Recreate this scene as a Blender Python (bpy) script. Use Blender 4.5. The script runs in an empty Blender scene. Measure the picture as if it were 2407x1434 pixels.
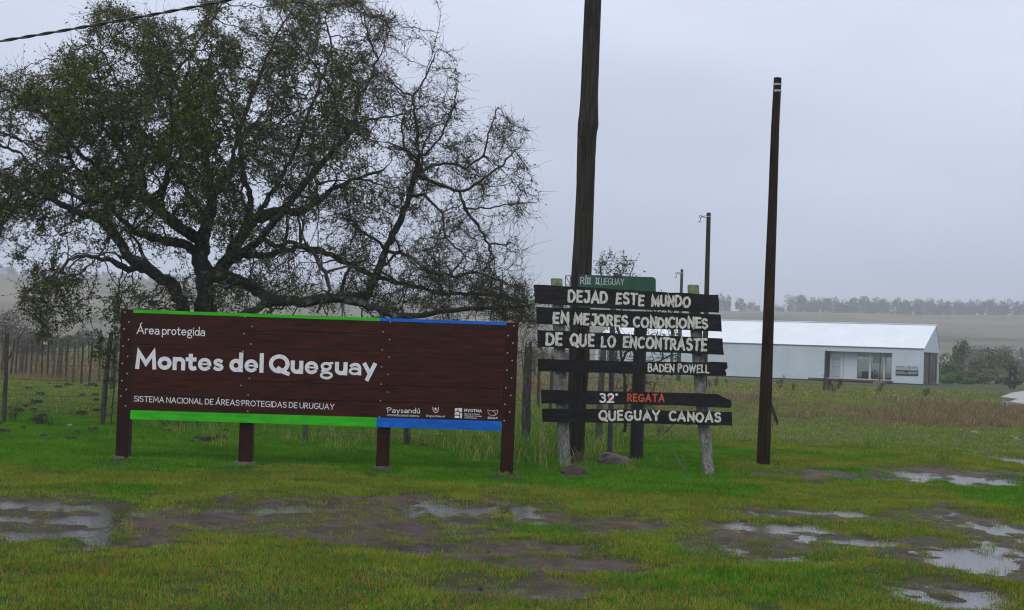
import bpy, math, random
import numpy as np
from mathutils import Vector, Matrix
from mathutils.kdtree import KDTree

SC = bpy.context.scene
COL = SC.collection
random.seed(7)

# ---------------------------------------------------------------- camera
F = 3585.0; CX = 1203.5; CY = 717.0
EYE = np.array([0.0, 0.0, 1.6])
PITCH = math.atan(110.0 / F); ROLL = 0.0365
_f = np.array([0, math.cos(PITCH), math.sin(PITCH)])
_r0 = np.array([1.0, 0, 0]); _u0 = np.array([0, -math.sin(PITCH), math.cos(PITCH)])
_r = _r0 * math.cos(ROLL) + _u0 * math.sin(ROLL)
_u = _u0 * math.cos(ROLL) - _r0 * math.sin(ROLL)
cam_d = bpy.data.cameras.new('camera'); cam = bpy.data.objects.new('camera', cam_d); COL.objects.link(cam)
cam.matrix_world = Matrix(((_r[0], _u[0], -_f[0], EYE[0]), (_r[1], _u[1], -_f[1], EYE[1]), (_r[2], _u[2], -_f[2], EYE[2]), (0, 0, 0, 1)))
cam_d.sensor_width = 23.5; cam_d.lens = F / 2407 * 23.5
cam_d.clip_start = 0.1; cam_d.clip_end = 6000
cam_d.dof.use_dof = True; cam_d.dof.focus_distance = 21.0; cam_d.dof.aperture_fstop = 7.1
SC.camera = cam

# ---------------------------------------------------------------- world, sun, exposure
SC.view_settings.view_transform = 'Standard'; SC.view_settings.look = 'None'
SC.view_settings.exposure = 0.08; SC.view_settings.gamma = 1.0
SUN_EL = math.radians(48); SUN_ROT = math.radians(200)
W = bpy.data.worlds.new('World'); SC.world = W; W.use_nodes = True
nt = W.node_tree; nt.nodes.clear()
def N(t, **kw):
    n = nt.nodes.new(t)
    for k, v in kw.items(): setattr(n, k, v)
    return n
out = N('ShaderNodeOutputWorld'); bg = N('ShaderNodeBackground'); bg.inputs[1].default_value = 0.1
sky = N('ShaderNodeTexSky', sky_type='NISHITA', sun_disc=False, sun_elevation=SUN_EL, sun_rotation=SUN_ROT, air_density=1.0, dust_density=5.0)
geo = N('ShaderNodeTexCoord'); sep = N('ShaderNodeSeparateXYZ'); nt.links.new(geo.outputs['Generated'], sep.inputs[0])
ramp = N('ShaderNodeValToRGB'); nt.links.new(sep.outputs[2], ramp.inputs[0])
el = ramp.color_ramp.elements
el[0].position = 0.0; el[0].color = (0.40, 0.455, 0.60, 1)
el[1].position = 1.0; el[1].color = (0.98, 0.99, 1.0, 1)
e = ramp.color_ramp.elements.new(0.10); e.color = (0.505, 0.56, 0.70, 1)
e = ramp.color_ramp.elements.new(0.22); e.color = (0.63, 0.675, 0.83, 1)
noi = N('ShaderNodeTexNoise'); noi.inputs['Scale'].default_value = 2.2; noi.inputs['Detail'].default_value = 6
mp = N('ShaderNodeMapping'); mp.inputs['Scale'].default_value = (1, 1, 3.5); mp.inputs['Location'].default_value = (3.1, .4, 0)
nt.links.new(geo.outputs['Generated'], mp.inputs[0]); nt.links.new(mp.outputs[0], noi.inputs[0])
mr = N('ShaderNodeMapRange'); mr.inputs[1].default_value = 0.3; mr.inputs[2].default_value = 0.7; mr.inputs[3].default_value = 10.0; mr.inputs[4].default_value = 12.8
nt.links.new(noi.outputs[0], mr.inputs[0])
vm = N('ShaderNodeVectorMath', operation='SCALE'); nt.links.new(ramp.outputs[0], vm.inputs[0]); nt.links.new(mr.outputs[0], vm.inputs['Scale'])
mx = N('ShaderNodeMix', data_type='RGBA'); mx.inputs[0].default_value = 0.93
nt.links.new(sky.outputs[0], mx.inputs[6]); nt.links.new(vm.outputs[0], mx.inputs[7])
nt.links.new(mx.outputs[2], bg.inputs[0]); nt.links.new(bg.outputs[0], out.inputs[0])
sd = bpy.data.lights.new('sun', 'SUN'); sd.energy = 0.5; sd.angle = math.radians(40); sd.color = (1, .97, .92)
so = bpy.data.objects.new('sun', sd); COL.objects.link(so)
_sd = Vector((math.sin(SUN_ROT) * math.cos(SUN_EL), math.cos(SUN_ROT) * math.cos(SUN_EL), math.sin(SUN_EL)))
so.rotation_euler = _sd.to_track_quat('Z', 'Y').to_euler()
so.location = (0, -5, 60)
cy_ = SC.cycles
cy_.max_bounces = 6; cy_.diffuse_bounces = 2; cy_.glossy_bounces = 3; cy_.transmission_bounces = 4; cy_.transparent_max_bounces = 12; cy_.volume_bounces = 1
cy_.use_denoising = True; cy_.pixel_filter_type = 'BLACKMAN_HARRIS'; cy_.filter_width = 1.15

# ---------------------------------------------------------------- pixel <-> place
def ray(px, py):
    return _f + _r * ((px - CX) / F) + _u * ((CY - py) / F)
def P(px, py, Y):                 # where the line of sight meets the vertical plane y = Y
    d = ray(px, py); return EYE + d * (Y / d[1])
def G(px, py, z=0.0):             # where it meets level ground
    d = ray(px, py); return EYE + d * ((z - EYE[2]) / d[2])
def PL(px, py, o, n):             # where it meets a plane
    d = ray(px, py); o = np.array(o, float); n = np.array(n, float)
    return EYE + d * (np.dot(o - EYE, n) / np.dot(d, n))
def hor(px): return 827 + ROLL * (px - CX)
def mpp(Y): return Y / F          # metres per photo pixel

# ---------------------------------------------------------------- object helpers
ORG = {}
def tag(o, label=None, cat=None, group=None, kind=None):
    if label: o['label'] = label
    if cat: o['category'] = cat
    if group: o['group'] = group
    if kind: o['kind'] = kind
    return o
def thing(name, label, cat, loc=(0, 0, 0), group=None):
    o = bpy.data.objects.new(name, None); COL.objects.link(o); o.location = loc; o.empty_display_size = 0.2
    ORG[o.name] = np.array(loc, float)
    return tag(o, label, cat, group)
class MB:
    def __init__(s): s.v = []; s.f = []; s.n = 0; s.c = []
    def add(s, v, f):
        v = np.asarray(v, float).reshape(-1, 3); s.v.append(v)
        n = s.n; s.f.extend([tuple(i + n for i in q) for q in f]); s.n += len(v); return s
    def hexa(s, a):  # 8 corners: 4 bottom (ccw from above) then 4 top
        return s.add(a, [(3, 2, 1, 0), (4, 5, 6, 7), (0, 1, 5, 4), (1, 2, 6, 5), (2, 3, 7, 6), (3, 0, 4, 7)])
    def box(s, c, d, ux=(1, 0, 0), uy=(0, 1, 0), uz=(0, 0, 1)):
        c = np.array(c, float); ux = np.array(ux, float) * d[0] / 2; uy = np.array(uy, float) * d[1] / 2; uz = np.array(uz, float) * d[2] / 2
        return s.hexa([c - ux - uy - uz, c + ux - uy - uz, c + ux + uy - uz, c - ux + uy - uz, c - ux - uy + uz, c + ux - uy + uz, c + ux + uy + uz, c - ux + uy + uz])
    def prism(s, poly, off):  # polygon points 3d, extruded by vector
        poly = np.asarray(poly, float); k = len(poly); off = np.array(off, float)
        f = [tuple(range(k))[::-1], tuple(range(k, 2 * k))] + [(i, (i + 1) % k, k + (i + 1) % k, k + i) for i in range(k)]
        return s.add(np.vstack([poly, poly + off]), f)
    def tube(s, pts, rad, sides=8, cap=True, prof=None):
        pts = np.asarray(pts, float); m = len(pts); rad = np.broadcast_to(np.asarray(rad, float), (m,))
        t = np.gradient(pts, axis=0); t /= np.linalg.norm(t, axis=1)[:, None] + 1e-9
        ref = np.array([0.31, 0.95, 0.07]) if abs(t[0] @ np.array([0.31, 0.95, 0.07])) < .9 else np.array([1.0, 0, 0])
        nn = np.cross(t, ref); nn /= np.linalg.norm(nn, axis=1)[:, None] + 1e-9
        bb = np.cross(t, nn)
        a = np.linspace(0, 2 * np.pi, sides, endpoint=False)
        rr = rad[:, None] * (1 if prof is None else prof)
        v = pts[:, None, :] + (np.cos(a)[None, :] * rr)[..., None] * nn[:, None, :] + (np.sin(a)[None, :] * rr)[..., None] * bb[:, None, :]
        f = []
        for i in range(m - 1):
            b0 = i * sides; b1 = b0 + sides
            for j in range(sides):
                k = (j + 1) % sides; f.append((b0 + j, b0 + k, b1 + k, b1 + j))
        if cap: f.append(tuple(range(sides))[::-1]); f.append(tuple(range((m - 1) * sides, m * sides)))
        return s.add(v.reshape(-1, 3), f)
    def build(s, name, mat, parent=None, smooth=False, origin=None, color=None, link=True):
        me = bpy.data.meshes.new(name); v = np.vstack(s.v)
        org = np.zeros(3)
        if parent is not None: org = ORG[parent.name]
        elif origin is not None: org = np.array(origin, float)
        me.from_pydata((v - org).tolist(), [], s.f)
        if smooth: me.polygons.foreach_set('use_smooth', [True] * len(me.polygons))
        if color is not None:
            ca = me.color_attributes.new('col', 'FLOAT_COLOR', 'POINT'); ca.data.foreach_set('color', np.asarray(color, np.float32).ravel())
        me.materials.append(mat); me.update()
        o = bpy.data.objects.new(name, me)
        if link: COL.objects.link(o)
        if parent is not None: o.parent = parent
        elif origin is not None: o.location = org
        ORG[o.name] = org
        return o

# ---------------------------------------------------------------- noise (python side)
_rs = np.random.RandomState(11); _T = _rs.rand(256, 256)
def vnoise(x, y):
    xi = np.floor(x).astype(int); yi = np.floor(y).astype(int); fx = x - xi; fy = y - yi
    fx = fx * fx * (3 - 2 * fx); fy = fy * fy * (3 - 2 * fy)
    a = _T[xi % 256, yi % 256]; b = _T[(xi + 1) % 256, yi % 256]; c = _T[xi % 256, (yi + 1) % 256]; d = _T[(xi + 1) % 256, (yi + 1) % 256]
    return (a * (1 - fx) + b * fx) * (1 - fy) + (c * (1 - fx) + d * fx) * fy
def fbm(x, y, o=4):
    s = 0; a = .5; t = 0
    for i in range(o):
        s = s + a * vnoise(x * 2 ** i + 17.3 * i, y * 2 ** i + 5.1 * i); t += a; a *= .5
    return s / t
def sstep(a, b, x):
    t = np.clip((x - a) / (b - a), 0, 1); return t * t * (3 - 2 * t)

# ---------------------------------------------------------------- materials
def M(name, c1, c2=None, scale=6.0, stretch=(1, 1, 1), rough=0.8, bump=0.0, bscale=None, detail=5, lo=.38, hi=.62, c3=None, s3=30.0, t3=(.6, .68), metal=0, attr=False, spec=.5, coat=0, world=False, trans=False):
    m = bpy.data.materials.new(name); m.use_nodes = True; t = m.node_tree; b = t.nodes['Principled BSDF']
    def A(k, **kw):
        n = t.nodes.new(k)
        for q, v in kw.items(): setattr(n, q, v)
        return n
    L = t.links.new
    if world: tc = A('ShaderNodeNewGeometry'); co = tc.outputs['Position']
    else: tc = A('ShaderNodeTexCoord'); co = tc.outputs['Object']
    mpn = A('ShaderNodeMapping'); mpn.inputs['Scale'].default_value = stretch; L(co, mpn.inputs[0])
    nz = A('ShaderNodeTexNoise'); nz.inputs['Scale'].default_value = scale; nz.inputs['Detail'].default_value = detail; nz.inputs['Roughness'].default_value = .62; L(mpn.outputs[0], nz.inputs[0])
    mr = A('ShaderNodeMapRange'); mr.inputs[1].default_value = lo; mr.inputs[2].default_value = hi; L(nz.outputs[0], mr.inputs[0])
    mx = A('ShaderNodeMix', data_type='RGBA'); mx.inputs[6].default_value = (*c1, 1); mx.inputs[7].default_value = (*(c2 or c1), 1); L(mr.outputs[0], mx.inputs[0])
    col = mx.outputs[2]
    if c3:
        n3 = A('ShaderNodeTexNoise'); n3.inputs['Scale'].default_value = s3; n3.inputs['Detail'].default_value = 6; n3.inputs['Roughness'].default_value = .7; L(mpn.outputs[0], n3.inputs[0])
        m3 = A('ShaderNodeMapRange'); m3.inputs[1].default_value = t3[0]; m3.inputs[2].default_value = t3[1]; L(n3.outputs[0], m3.inputs[0])
        x3 = A('ShaderNodeMix', data_type='RGBA'); x3.inputs[7].default_value = (*c3, 1); L(m3.outputs[0], x3.inputs[0]); L(col, x3.inputs[6]); col = x3.outputs[2]
    if attr:
        at = A('ShaderNodeAttribute', attribute_name='col'); xa = A('ShaderNodeMix', data_type='RGBA', blend_type='MULTIPLY'); xa.inputs[0].default_value = 1
        L(at.outputs['Color'], xa.inputs[6]); L(col, xa.inputs[7]); col = xa.outputs[2]
    L(col, b.inputs['Base Color']); b.inputs['Roughness'].default_value = rough; b.inputs['Metallic'].default_value = metal
    b.inputs['Specular IOR Level'].default_value = spec; b.inputs['Coat Weight'].default_value = coat; b.inputs['Coat Roughness'].default_value = .25
    if bump:
        nb = A('ShaderNodeTexNoise'); nb.inputs['Scale'].default_value = bscale or scale * 4; nb.inputs['Detail'].default_value = 6; L(mpn.outputs[0], nb.inputs[0])
        bp = A('ShaderNodeBump'); bp.inputs['Strength'].default_value = 1; bp.inputs['Distance'].default_value = bump; L(nb.outputs[0], bp.inputs['Height']); L(bp.outputs[0], b.inputs['Normal'])
    if trans:   # thin leaf or blade: some light passes through
        o = t.nodes['Material Output']; tl = A('ShaderNodeBsdfTranslucent'); ms = A('ShaderNodeMixShader'); ms.inputs[0].default_value = .3
        L(col, tl.inputs[0]); L(b.outputs[0], ms.inputs[1]); L(tl.outputs[0], ms.inputs[2]); L(ms.outputs[0], o.inputs[0])
    return m
M_sign = M('varnished_wood', (.062, .0122, .0052), (.014, .0034, .0024), scale=2.6, stretch=(1.1, 1, 8), rough=.6, bump=.002, bscale=12, c3=(.004, .002, .0015), s3=2.2, t3=(.60, .72), lo=.33, hi=.68, spec=.18)
M_signpost = M('varnished_post_wood', (.038, .008, .0045), (.016, .004, .003), scale=4.0, stretch=(8, 8, 1), rough=.6, bump=.002, bscale=12, spec=.18)
M_green = M('green_paint', (.045, .52, .012), (.03, .38, .010), scale=4, stretch=(1, 1, 4), rough=.6, spec=.2, bump=.001, c3=(.025, .22, .012), s3=9, t3=(.62, .8))
M_blue = M('blue_paint', (.006, .16, .72), (.006, .10, .46), scale=3, stretch=(1, 1, 2), rough=.6, spec=.2, bump=.001)
M_white = M('white_paint', (.82, .82, .84), (.68, .69, .72), scale=14, rough=.6)
M_chalk = M('aged_white_paint', (.74, .73, .64), (.46, .46, .40), scale=22, stretch=(2.2, 1, 1), rough=.8, c3=(.03, .03, .03), s3=22, t3=(.60, .66))
M_orange = M('orange_paint', (.62, .10, .02), (.45, .06, .015), scale=25, rough=.6, c3=(.02, .02, .02), s3=34, t3=(.66, .7))
M_black = M('black_paint', (.006, .007, .010), (.022, .020, .021), scale=5, stretch=(1, 1, 7), rough=.5, bump=.004, bscale=16, c3=(.035, .03, .026), s3=12, t3=(.66, .78), spec=.15)
M_peel = M('peeling_white_post', (.29, .29, .265), (.12, .122, .10), scale=9, stretch=(2, 2, 1), rough=.85, bump=.01, bscale=20, c3=(.075, .07, .06), s3=26, t3=(.50, .60))
M_mossy = M('mossy_post_top', (.26, .30, .15), (.13, .16, .08), scale=14, rough=.9, bump=.008, c3=(.05, .05, .03), s3=30, t3=(.55, .65))
M_pole = M('weathered_pole', (.014, .013, .009), (.046, .040, .031), scale=3.2, stretch=(9, 9, .5), rough=.85, bump=.012, bscale=8, c3=(.008, .008, .006), s3=5, t3=(.56, .62), spec=.2)
M_pole2 = M('tarred_pole', (.034, .019, .008), (.008, .006, .005), scale=4, stretch=(8, 8, .5), rough=.85, bump=.008, bscale=8, c3=(.085, .045, .012), s3=9, t3=(.58, .72), spec=.2)
M_char = M('charred_post', (.010, .009, .009), (.022, .019, .017), scale=4, stretch=(8, 8, 1), rough=.85, bump=.01)
M_post = M('lichen_fence_post', (.022, .021, .018), (.06, .06, .048), scale=6, stretch=(5, 5, 1), rough=.9, bump=.01, c3=(.12, .15, .10), s3=12, t3=(.56, .66))
M_postg = M('green_fence_post', (.075, .09, .055), (.035, .037, .028), scale=6, stretch=(5, 5, 1), rough=.9, bump=.01, c3=(.14, .16, .11), s3=12, t3=(.55, .66))
M_wire = M('rusted_wire', (.06, .05, .045), (.03, .024, .02), scale=20, rough=.6)
M_steel = M('galvanised_steel', (.16, .175, .19), (.10, .11, .12), scale=10, rough=.5, metal=.3)
M_darksteel = M('painted_steel_post', (.035, .04, .05), (.055, .06, .07), scale=12, rough=.5)
M_band = M('steel_band', (.5, .52, .54), (.3, .3, .3), scale=20, rough=.4, metal=.4)
M_plate = M('green_sign_paint', (.008, .085, .040), (.006, .065, .032), scale=6, rough=.5, c3=(.05, .015, .008), s3=7, t3=(.72, .78))
M_conc = M('concrete', (.11, .10, .088), (.06, .055, .048), scale=12, rough=.9, bump=.01)
M_bark = M('lichen_bark', (.016, .015, .012), (.030, .031, .022), scale=3.5, rough=.9, bump=.02, bscale=12, c3=(.13, .155, .12), s3=5.0, t3=(.55, .63), world=True)
M_branch = M('branch_bark', (.022, .018, .014), (.045, .038, .028), scale=3.5, rough=.9, c3=(.14, .15, .12), s3=2.5, t3=(.54, .66), world=True)
M_twig = M('twig_bark', (.040, .028, .018), (.026, .022, .015), scale=1.5, rough=.9, world=True)
M_leaf = M('leaf', (1, 1, 1), (.7, .7, .7), scale=.8, rough=.55, attr=True, world=True, trans=True, spec=.3)
M_bush = M('bush_foliage', (1.2, 1.25, 1.15), (.75, .8, .72), scale=.7, rough=.85, attr=True, world=True)
M_grass = M('grass_blade', (1.28, 1.24, 1.5), (.80, .86, 1.0), scale=1.1, rough=.75, attr=True, world=True, trans=True, spec=.1, c3=(1.05, .80, .7), s3=1.3, t3=(.56, .70))
M_rock1 = M('dark_rock', (.045, .032, .024), (.022, .018, .015), scale=9, rough=.75, bump=.02, c3=(.05, .06, .03), s3=14, t3=(.58, .7))
M_rock2 = M('red_rock', (.085, .032, .018), (.03, .014, .010), scale=9, rough=.6, bump=.02)
M_rock3 = M('mauve_rock', (.115, .080, .082), (.060, .045, .048), scale=9, rough=.5, bump=.02)
M_stone = M('pale_stone', (.26, .24, .23), (.13, .12, .12), scale=12, rough=.6, bump=.01)
M_clod = M('dirt_clod_soil', (.035, .028, .020), (.018, .014, .011), scale=20, rough=.95, bump=.02)
M_cable = M('cable_rubber', (.012, .012, .013), rough=.5)

def metalsheet(name, c1, c2, axis, period, rough, metal=0.0, bump=.006):
    m = M(name, c1, c2, scale=.6, rough=rough, metal=metal, stretch=(1, 1, 1)); t = m.node_tree; b = t.nodes['Principled BSDF']
    tc = t.nodes.new('ShaderNodeTexCoord'); wv = t.nodes.new('ShaderNodeTexWave'); wv.wave_type = 'BANDS'; wv.bands_direction = axis; wv.inputs['Scale'].default_value = period; wv.inputs['Distortion'].default_value = 0
    bp = t.nodes.new('ShaderNodeBump'); bp.inputs['Distance'].default_value = bump; bp.inputs['Strength'].default_value = 1
    t.links.new(tc.outputs['Object'], wv.inputs[0]); t.links.new(wv.outputs['Fac'], bp.inputs['Height']); t.links.new(bp.outputs[0], b.inputs['Normal'])
    return m
M_wall = metalsheet('corrugated_wall', (.53, .61, .67), (.48, .56, .62), 'X', 1.1, .5, bump=.012)
M_roof = metalsheet('white_roof_sheet', (.74, .78, .84), (.68, .73, .80), 'X', .7, .6, bump=.0015)
M_trim = M('white_frame', (.55, .58, .62), rough=.5)
M_brownpanel = M('brown_panel', (.085, .070, .060), (.06, .05, .045), scale=1.2, stretch=(1, 1, 4), rough=.7)
M_darkbrown = M('dark_reveal', (.03, .02, .018), rough=.7)
M_blind = M('pale_blind', (.55, .62, .67), rough=.8)
M_floor = M('room_floor', (.06, .06, .06), rough=.5)
M_room = M('room_wall', (.5, .53, .55), rough=.8)
M_yellow = M('ochre_strip', (.32, .22, .06), rough=.7)
M_poster = M('pale_poster', (.38, .45, .50), (.33, .42, .47), scale=3, rough=.6)
M_plastic = M('white_plastic', (.6, .6, .62), rough=.4)
M_signwhite = M('sign_white', (.52, .54, .56), rough=.6)
M_signblack = M('sign_black', (.010, .011, .016), rough=.6)
M_stake = M('raw_stake', (.22, .11, .04), (.14, .08, .04), scale=8, rough=.9)
M_gm = bpy.data.materials.new('window_glass'); M_gm.use_nodes = True
_t = M_gm.node_tree; _t.nodes.clear(); _o = _t.nodes.new('ShaderNodeOutputMaterial'); _m = _t.nodes.new('ShaderNodeMixShader'); _g = _t.nodes.new('ShaderNodeBsdfGlossy'); _g.inputs['Roughness'].default_value = .02
_tr = _t.nodes.new('ShaderNodeBsdfTransparent'); _tr.inputs[0].default_value = (.86, .9, .9, 1); _fr = _t.nodes.new('ShaderNodeFresnel'); _fr.inputs[0].default_value = 1.7
_t.links.new(_fr.outputs[0], _m.inputs[0]); _t.links.new(_tr.outputs[0], _m.inputs[1]); _t.links.new(_g.outputs[0], _m.inputs[2]); _t.links.new(_m.outputs[0], _o.inputs[0])

# ================================================================ GROUND
def blob(px, py, hw, hh):
    c = G(px, py); a = G(px, py - hh); b = G(px, py + hh)
    return (c[0], (a[1] + b[1]) / 2, hw * c[1] / F, abs(a[1] - b[1]) / 2)
# muddy, trodden ground and standing water, placed where they lie
MUD = [blob(*b) for b in [(140, 1225, 330, 58), (420, 1225, 260, 52), (620, 1215, 260, 50), (850, 1240, 280, 42), (1050, 1205, 260, 34), (1060, 1290, 330, 22), (1260, 1215, 150, 34),
      (1300, 1330, 220, 24), (1450, 1240, 170, 26), (2000, 1125, 260, 12), (2240, 1120, 190, 20), (2150, 1290, 260, 36), (2350, 1260, 160, 60), (2330, 1330, 180, 45), (2250, 1400, 150, 30), (1200, 1385, 200, 26),
      (1880, 1210, 190, 14), (1800, 1290, 200, 30), (2390, 1080, 60, 16), (1850, 1250, 220, 20), (2330, 945, 80, 8)]]
WET = [(*blob(a, b, c, d), s) for a, b, c, d, s in [(70, 1183, 130, 12, 1.15), (175, 1220, 85, 17, 1.2), (30, 1217, 80, 12, .95), (120, 1254, 200, 24, .72), (240, 1280, 90, 16, .85), (260, 1195, 90, 10, .9),
      (640, 1195, 260, 10, .68), (330, 1250, 70, 14, .5), (1050, 1200, 190, 15, .86), (1235, 1212, 60, 30, .95), (1120, 1230, 140, 12, .7), (1370, 1240, 90, 12, .55), (1000, 1290, 260, 9, .5),
      (1960, 1137, 90, 8, .9), (2110, 1112, 22, 8, 1.05), (2190, 1125, 55, 15, 1.05), (2300, 1132, 110, 13, 1.1), (2380, 1080, 50, 10, .95), (1780, 1210, 70, 9, .8), (1870, 1203, 60, 9, .8), (2010, 1208, 55, 9, .95),
      (1850, 1240, 150, 13, .72), (2040, 1275, 80, 10, .85), (2340, 1245, 110, 20, .68), (2300, 1315, 110, 30, .95), (2390, 1300, 50, 22, .8), (1900, 1320, 150, 12, .80), (2060, 1320, 80, 8, .65), (2270, 1410, 150, 34, .86),
      (1750, 1302, 60, 12, .6), (1220, 1385, 50, 16, .72), (1050, 1385, 90, 16, .72), (2360, 944, 60, 5, .9), (2330, 1180, 90, 8, .5), (2130, 1240, 90, 14, .45)]]
def mud_f(x, y):
    s = np.zeros_like(x)
    for (a, b, rx, ry) in MUD: s = np.maximum(s, np.clip(1.25 - np.sqrt(((x - a) / rx) ** 2 + ((y - b) / ry) ** 2), 0, 1))
    n = fbm(x * 2.3 + 40, y * 1.1 + 7, 5)
    m_ = np.clip((s * 1.6 + (n - .5) * 2.0 + (fbm(x * 5 + 9, y * 4, 3) - .5) * 2.2 - .17) * 1.5, 0, 1) * (s > 0)
    return m_ * (1 - .34 * sstep(.48, .58, fbm(x * 3.1 + 21, y * 1.9 + 3, 4)))
def wet_f(x, y):
    s = np.zeros_like(x)
    for (a, b, rx, ry, k) in WET: s = np.maximum(s, k * np.exp(-(((x - a) / rx) ** 2 + ((y - b) / ry) ** 2) * .9))
    return s
CR_A = np.array([-1.0, -.60, -.336, -.168, .013, .14, .336, .6, 1.0])
CR_E = np.array([125, 128, 131, 122, 112, 106, 116, 118, 110]) / F
def terrain(x, y):
    a = x / np.maximum(y, 50)
    e = np.interp(a, CR_A, CR_E)
    crest = 1000.0; top = 1.6 + e * crest
    h = top * sstep(230, crest, y) * (1 - .35 * sstep(crest, 1500, y))
    h = h + sstep(260, 500, y) * (1 - sstep(850, 960, y)) * (fbm(x * .006 + 3, y * .008, 3) - .5) * 7
    return h
def micro(x, y):
    near = 1 - sstep(30, 60, y)
    n = (fbm(x * 1.3 + 9, y * 1.3, 4) - .5) * .045 + (fbm(x * 6, y * 4 + 3, 3) - .5) * .025
    w = wet_f(x, y)
    md = mud_f(x, y); wd_ = np.clip(np.maximum(w * 1.3, md), 0, 1); n = n + wd_ * ((fbm(x * 2.6 + 3, y * 2.2 + 1, 4) - .5) * .13 + (fbm(x * 7 + 11, y * 4, 2) - .5) * .10)
    h = .022 + n * (1 - .3 * md) - w * .060 - md * .010
    far = (fbm(x * .25, y * .25 + 8, 3) - .5) * .10 - w * .09
    return h * near + (.03 + far) * (1 - near)
def height(x, y): return terrain(x, y) + micro(x, y)
def hz(x, y): return float(height(np.array([float(x)]), np.array([float(y)]))[0])
ys = [-60, -30, -12, 0, 5]; y = 8.0
while y < 27: ys.append(y); y += .045
st = .06
while y < 1600: ys.append(y); y += st; st = min(st * 1.035, 14)
ys = np.array(ys)
sx = np.concatenate([[-12, -6, -3.5, -2.2, -1.6, -1.25], np.linspace(-1, 1, 330), [1.25, 1.6, 2.2, 3.5, 6, 12]])
def halfw(y): return np.where(y < 8, 6.5, .42 * y + 3.1)
XX = sx[None, :] * halfw(ys)[:, None]; XX = np.clip(XX, -1500, 1500); YY = np.repeat(ys[:, None], len(sx), 1)
ZZ = height(XX.ravel(), YY.ravel()).reshape(XX.shape)
rows, cols = XX.shape
me = bpy.data.meshes.new('ground'); nv = rows * cols
me.vertices.add(nv); me.vertices.foreach_set('co', np.stack([XX, YY, ZZ], -1).astype(np.float32).ravel())
ii = np.arange(nv).reshape(rows, cols)
qd = np.stack([ii[:-1, :-1], ii[:-1, 1:], ii[1:, 1:], ii[1:, :-1]], -1).reshape(-1, 4)
me.loops.add(qd.size); me.loops.foreach_set('vertex_index', qd.ravel().astype(np.int32))
me.polygons.add(len(qd)); me.polygons.foreach_set('loop_start', np.arange(0, qd.size, 4, dtype=np.int32))
me.update(calc_edges=True); me.polygons.foreach_set('use_smooth', [True] * len(qd))
mudv = mud_f(XX.ravel(), YY.ravel())
# worn, tawny or lush turf: where each kind of turf grows
def tawny_f(x, y):
    a = x / y
    n = fbm(x * .22 + 5, y * .16, 4)
    right = .5 * sstep(36, 46, y) * (1 - sstep(60, 72, y)) * sstep(.02, .05, a)
    left = sstep(50, 58, y) * (1 - sstep(118, 135, y)) * (1 - sstep(-.17, -.10, a)) * 1.2
    mid = sstep(34, 50, y) * (1 - sstep(95, 120, y)) * sstep(-.2, -.05, a) * (1 - sstep(.03, .12, a))
    s = np.maximum(np.maximum(right, left), mid)
    return np.clip(s * 1.25 + (n - .5) * 3.6 * (s > .02), 0, 1) * sstep(0, .3, s)
def lush_f(x, y):
    a = x / y; d = y
    s = sstep(19.0, 20.6, d) * (1 - sstep(30, 44, d)) * (1 - .75 * sstep(.10, .17, a))
    s = np.maximum(s, .62 * sstep(16.5, 19, d) * (1 - sstep(22, 24, d))); s = np.maximum(s, .16)
    return np.clip(s + (fbm(x * .8 + 2, y * .5 + 9, 4) - .5) * 1.5, 0, 1)
tv = tawny_f(XX.ravel(), np.maximum(YY.ravel(), 5)); lv = lush_f(XX.ravel(), np.maximum(YY.ravel(), 5))
ca = me.color_attributes.new('cover', 'FLOAT_COLOR', 'POINT')
ca.data.foreach_set('color', np.stack([mudv, tv, lv, np.ones(nv)], -1).astype(np.float32).ravel())
m = bpy.data.materials.new('ground_soil_and_turf'); m.use_nodes = True; t = m.node_tree; b = t.nodes['Principled BSDF']; L = t.links.new
def A(k, **kw):
    n = t.nodes.new(k)
    for q, v in kw.items(): setattr(n, q, v)
    return n
g = A('ShaderNodeNewGeometry'); at = A('ShaderNodeAttribute', attribute_name='cover'); sp = A('ShaderNodeSeparateColor'); L(at.outputs['Color'], sp.inputs[0])
def noise(s, d=6, r=.6):
    n = A('ShaderNodeTexNoise'); n.inputs['Scale'].default_value = s; n.inputs['Detail'].default_value = d; n.inputs['Roughness'].default_value = r; L(g.outputs['Position'], n.inputs[0]); return n.outputs[0]
def mixc(fac, c1, c2):
    n = A('ShaderNodeMix', data_type='RGBA')
    for i, c in ((6, c1), (7, c2)):
        if isinstance(c, tuple): n.inputs[i].default_value = (*c, 1)
        else: L(c, n.inputs[i])
    if isinstance(fac, float): n.inputs[0].default_value = fac
    else: L(fac, n.inputs[0])
    return n.outputs[2]
def rng(v, a, b_):
    n = A('ShaderNodeMapRange'); n.inputs[1].default_value = a; n.inputs[2].default_value = b_; L(v, n.inputs[0]); return n.outputs[0]
turf = mixc(rng(noise(.35), .35, .65), (.028, .052, .006), (.055, .060, .012))
turf = mixc(rng(noise(2.2), .5, .7), turf, (.060, .042, .014))
turf = mixc(rng(noise(.02, 4), .42, .6), turf, (.12, .115, .042))
lush = mixc(rng(noise(1.2), .4, .65), (.014, .052, .003), (.026, .062, .005))
taw = mixc(rng(noise(.8), .35, .65), (.135, .085, .052), (.10, .060, .045))
mud = mixc(rng(noise(3), .4, .62), (.082, .054, .042), (.032, .021, .016)); mud = mixc(rng(noise(30), .55, .7), mud, (.11, .085, .07))
c = mixc(sp.outputs[2], turf, lush); c = mixc(sp.outputs[1], c, taw); c = mixc(sp.outputs[0], c, mud)
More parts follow.
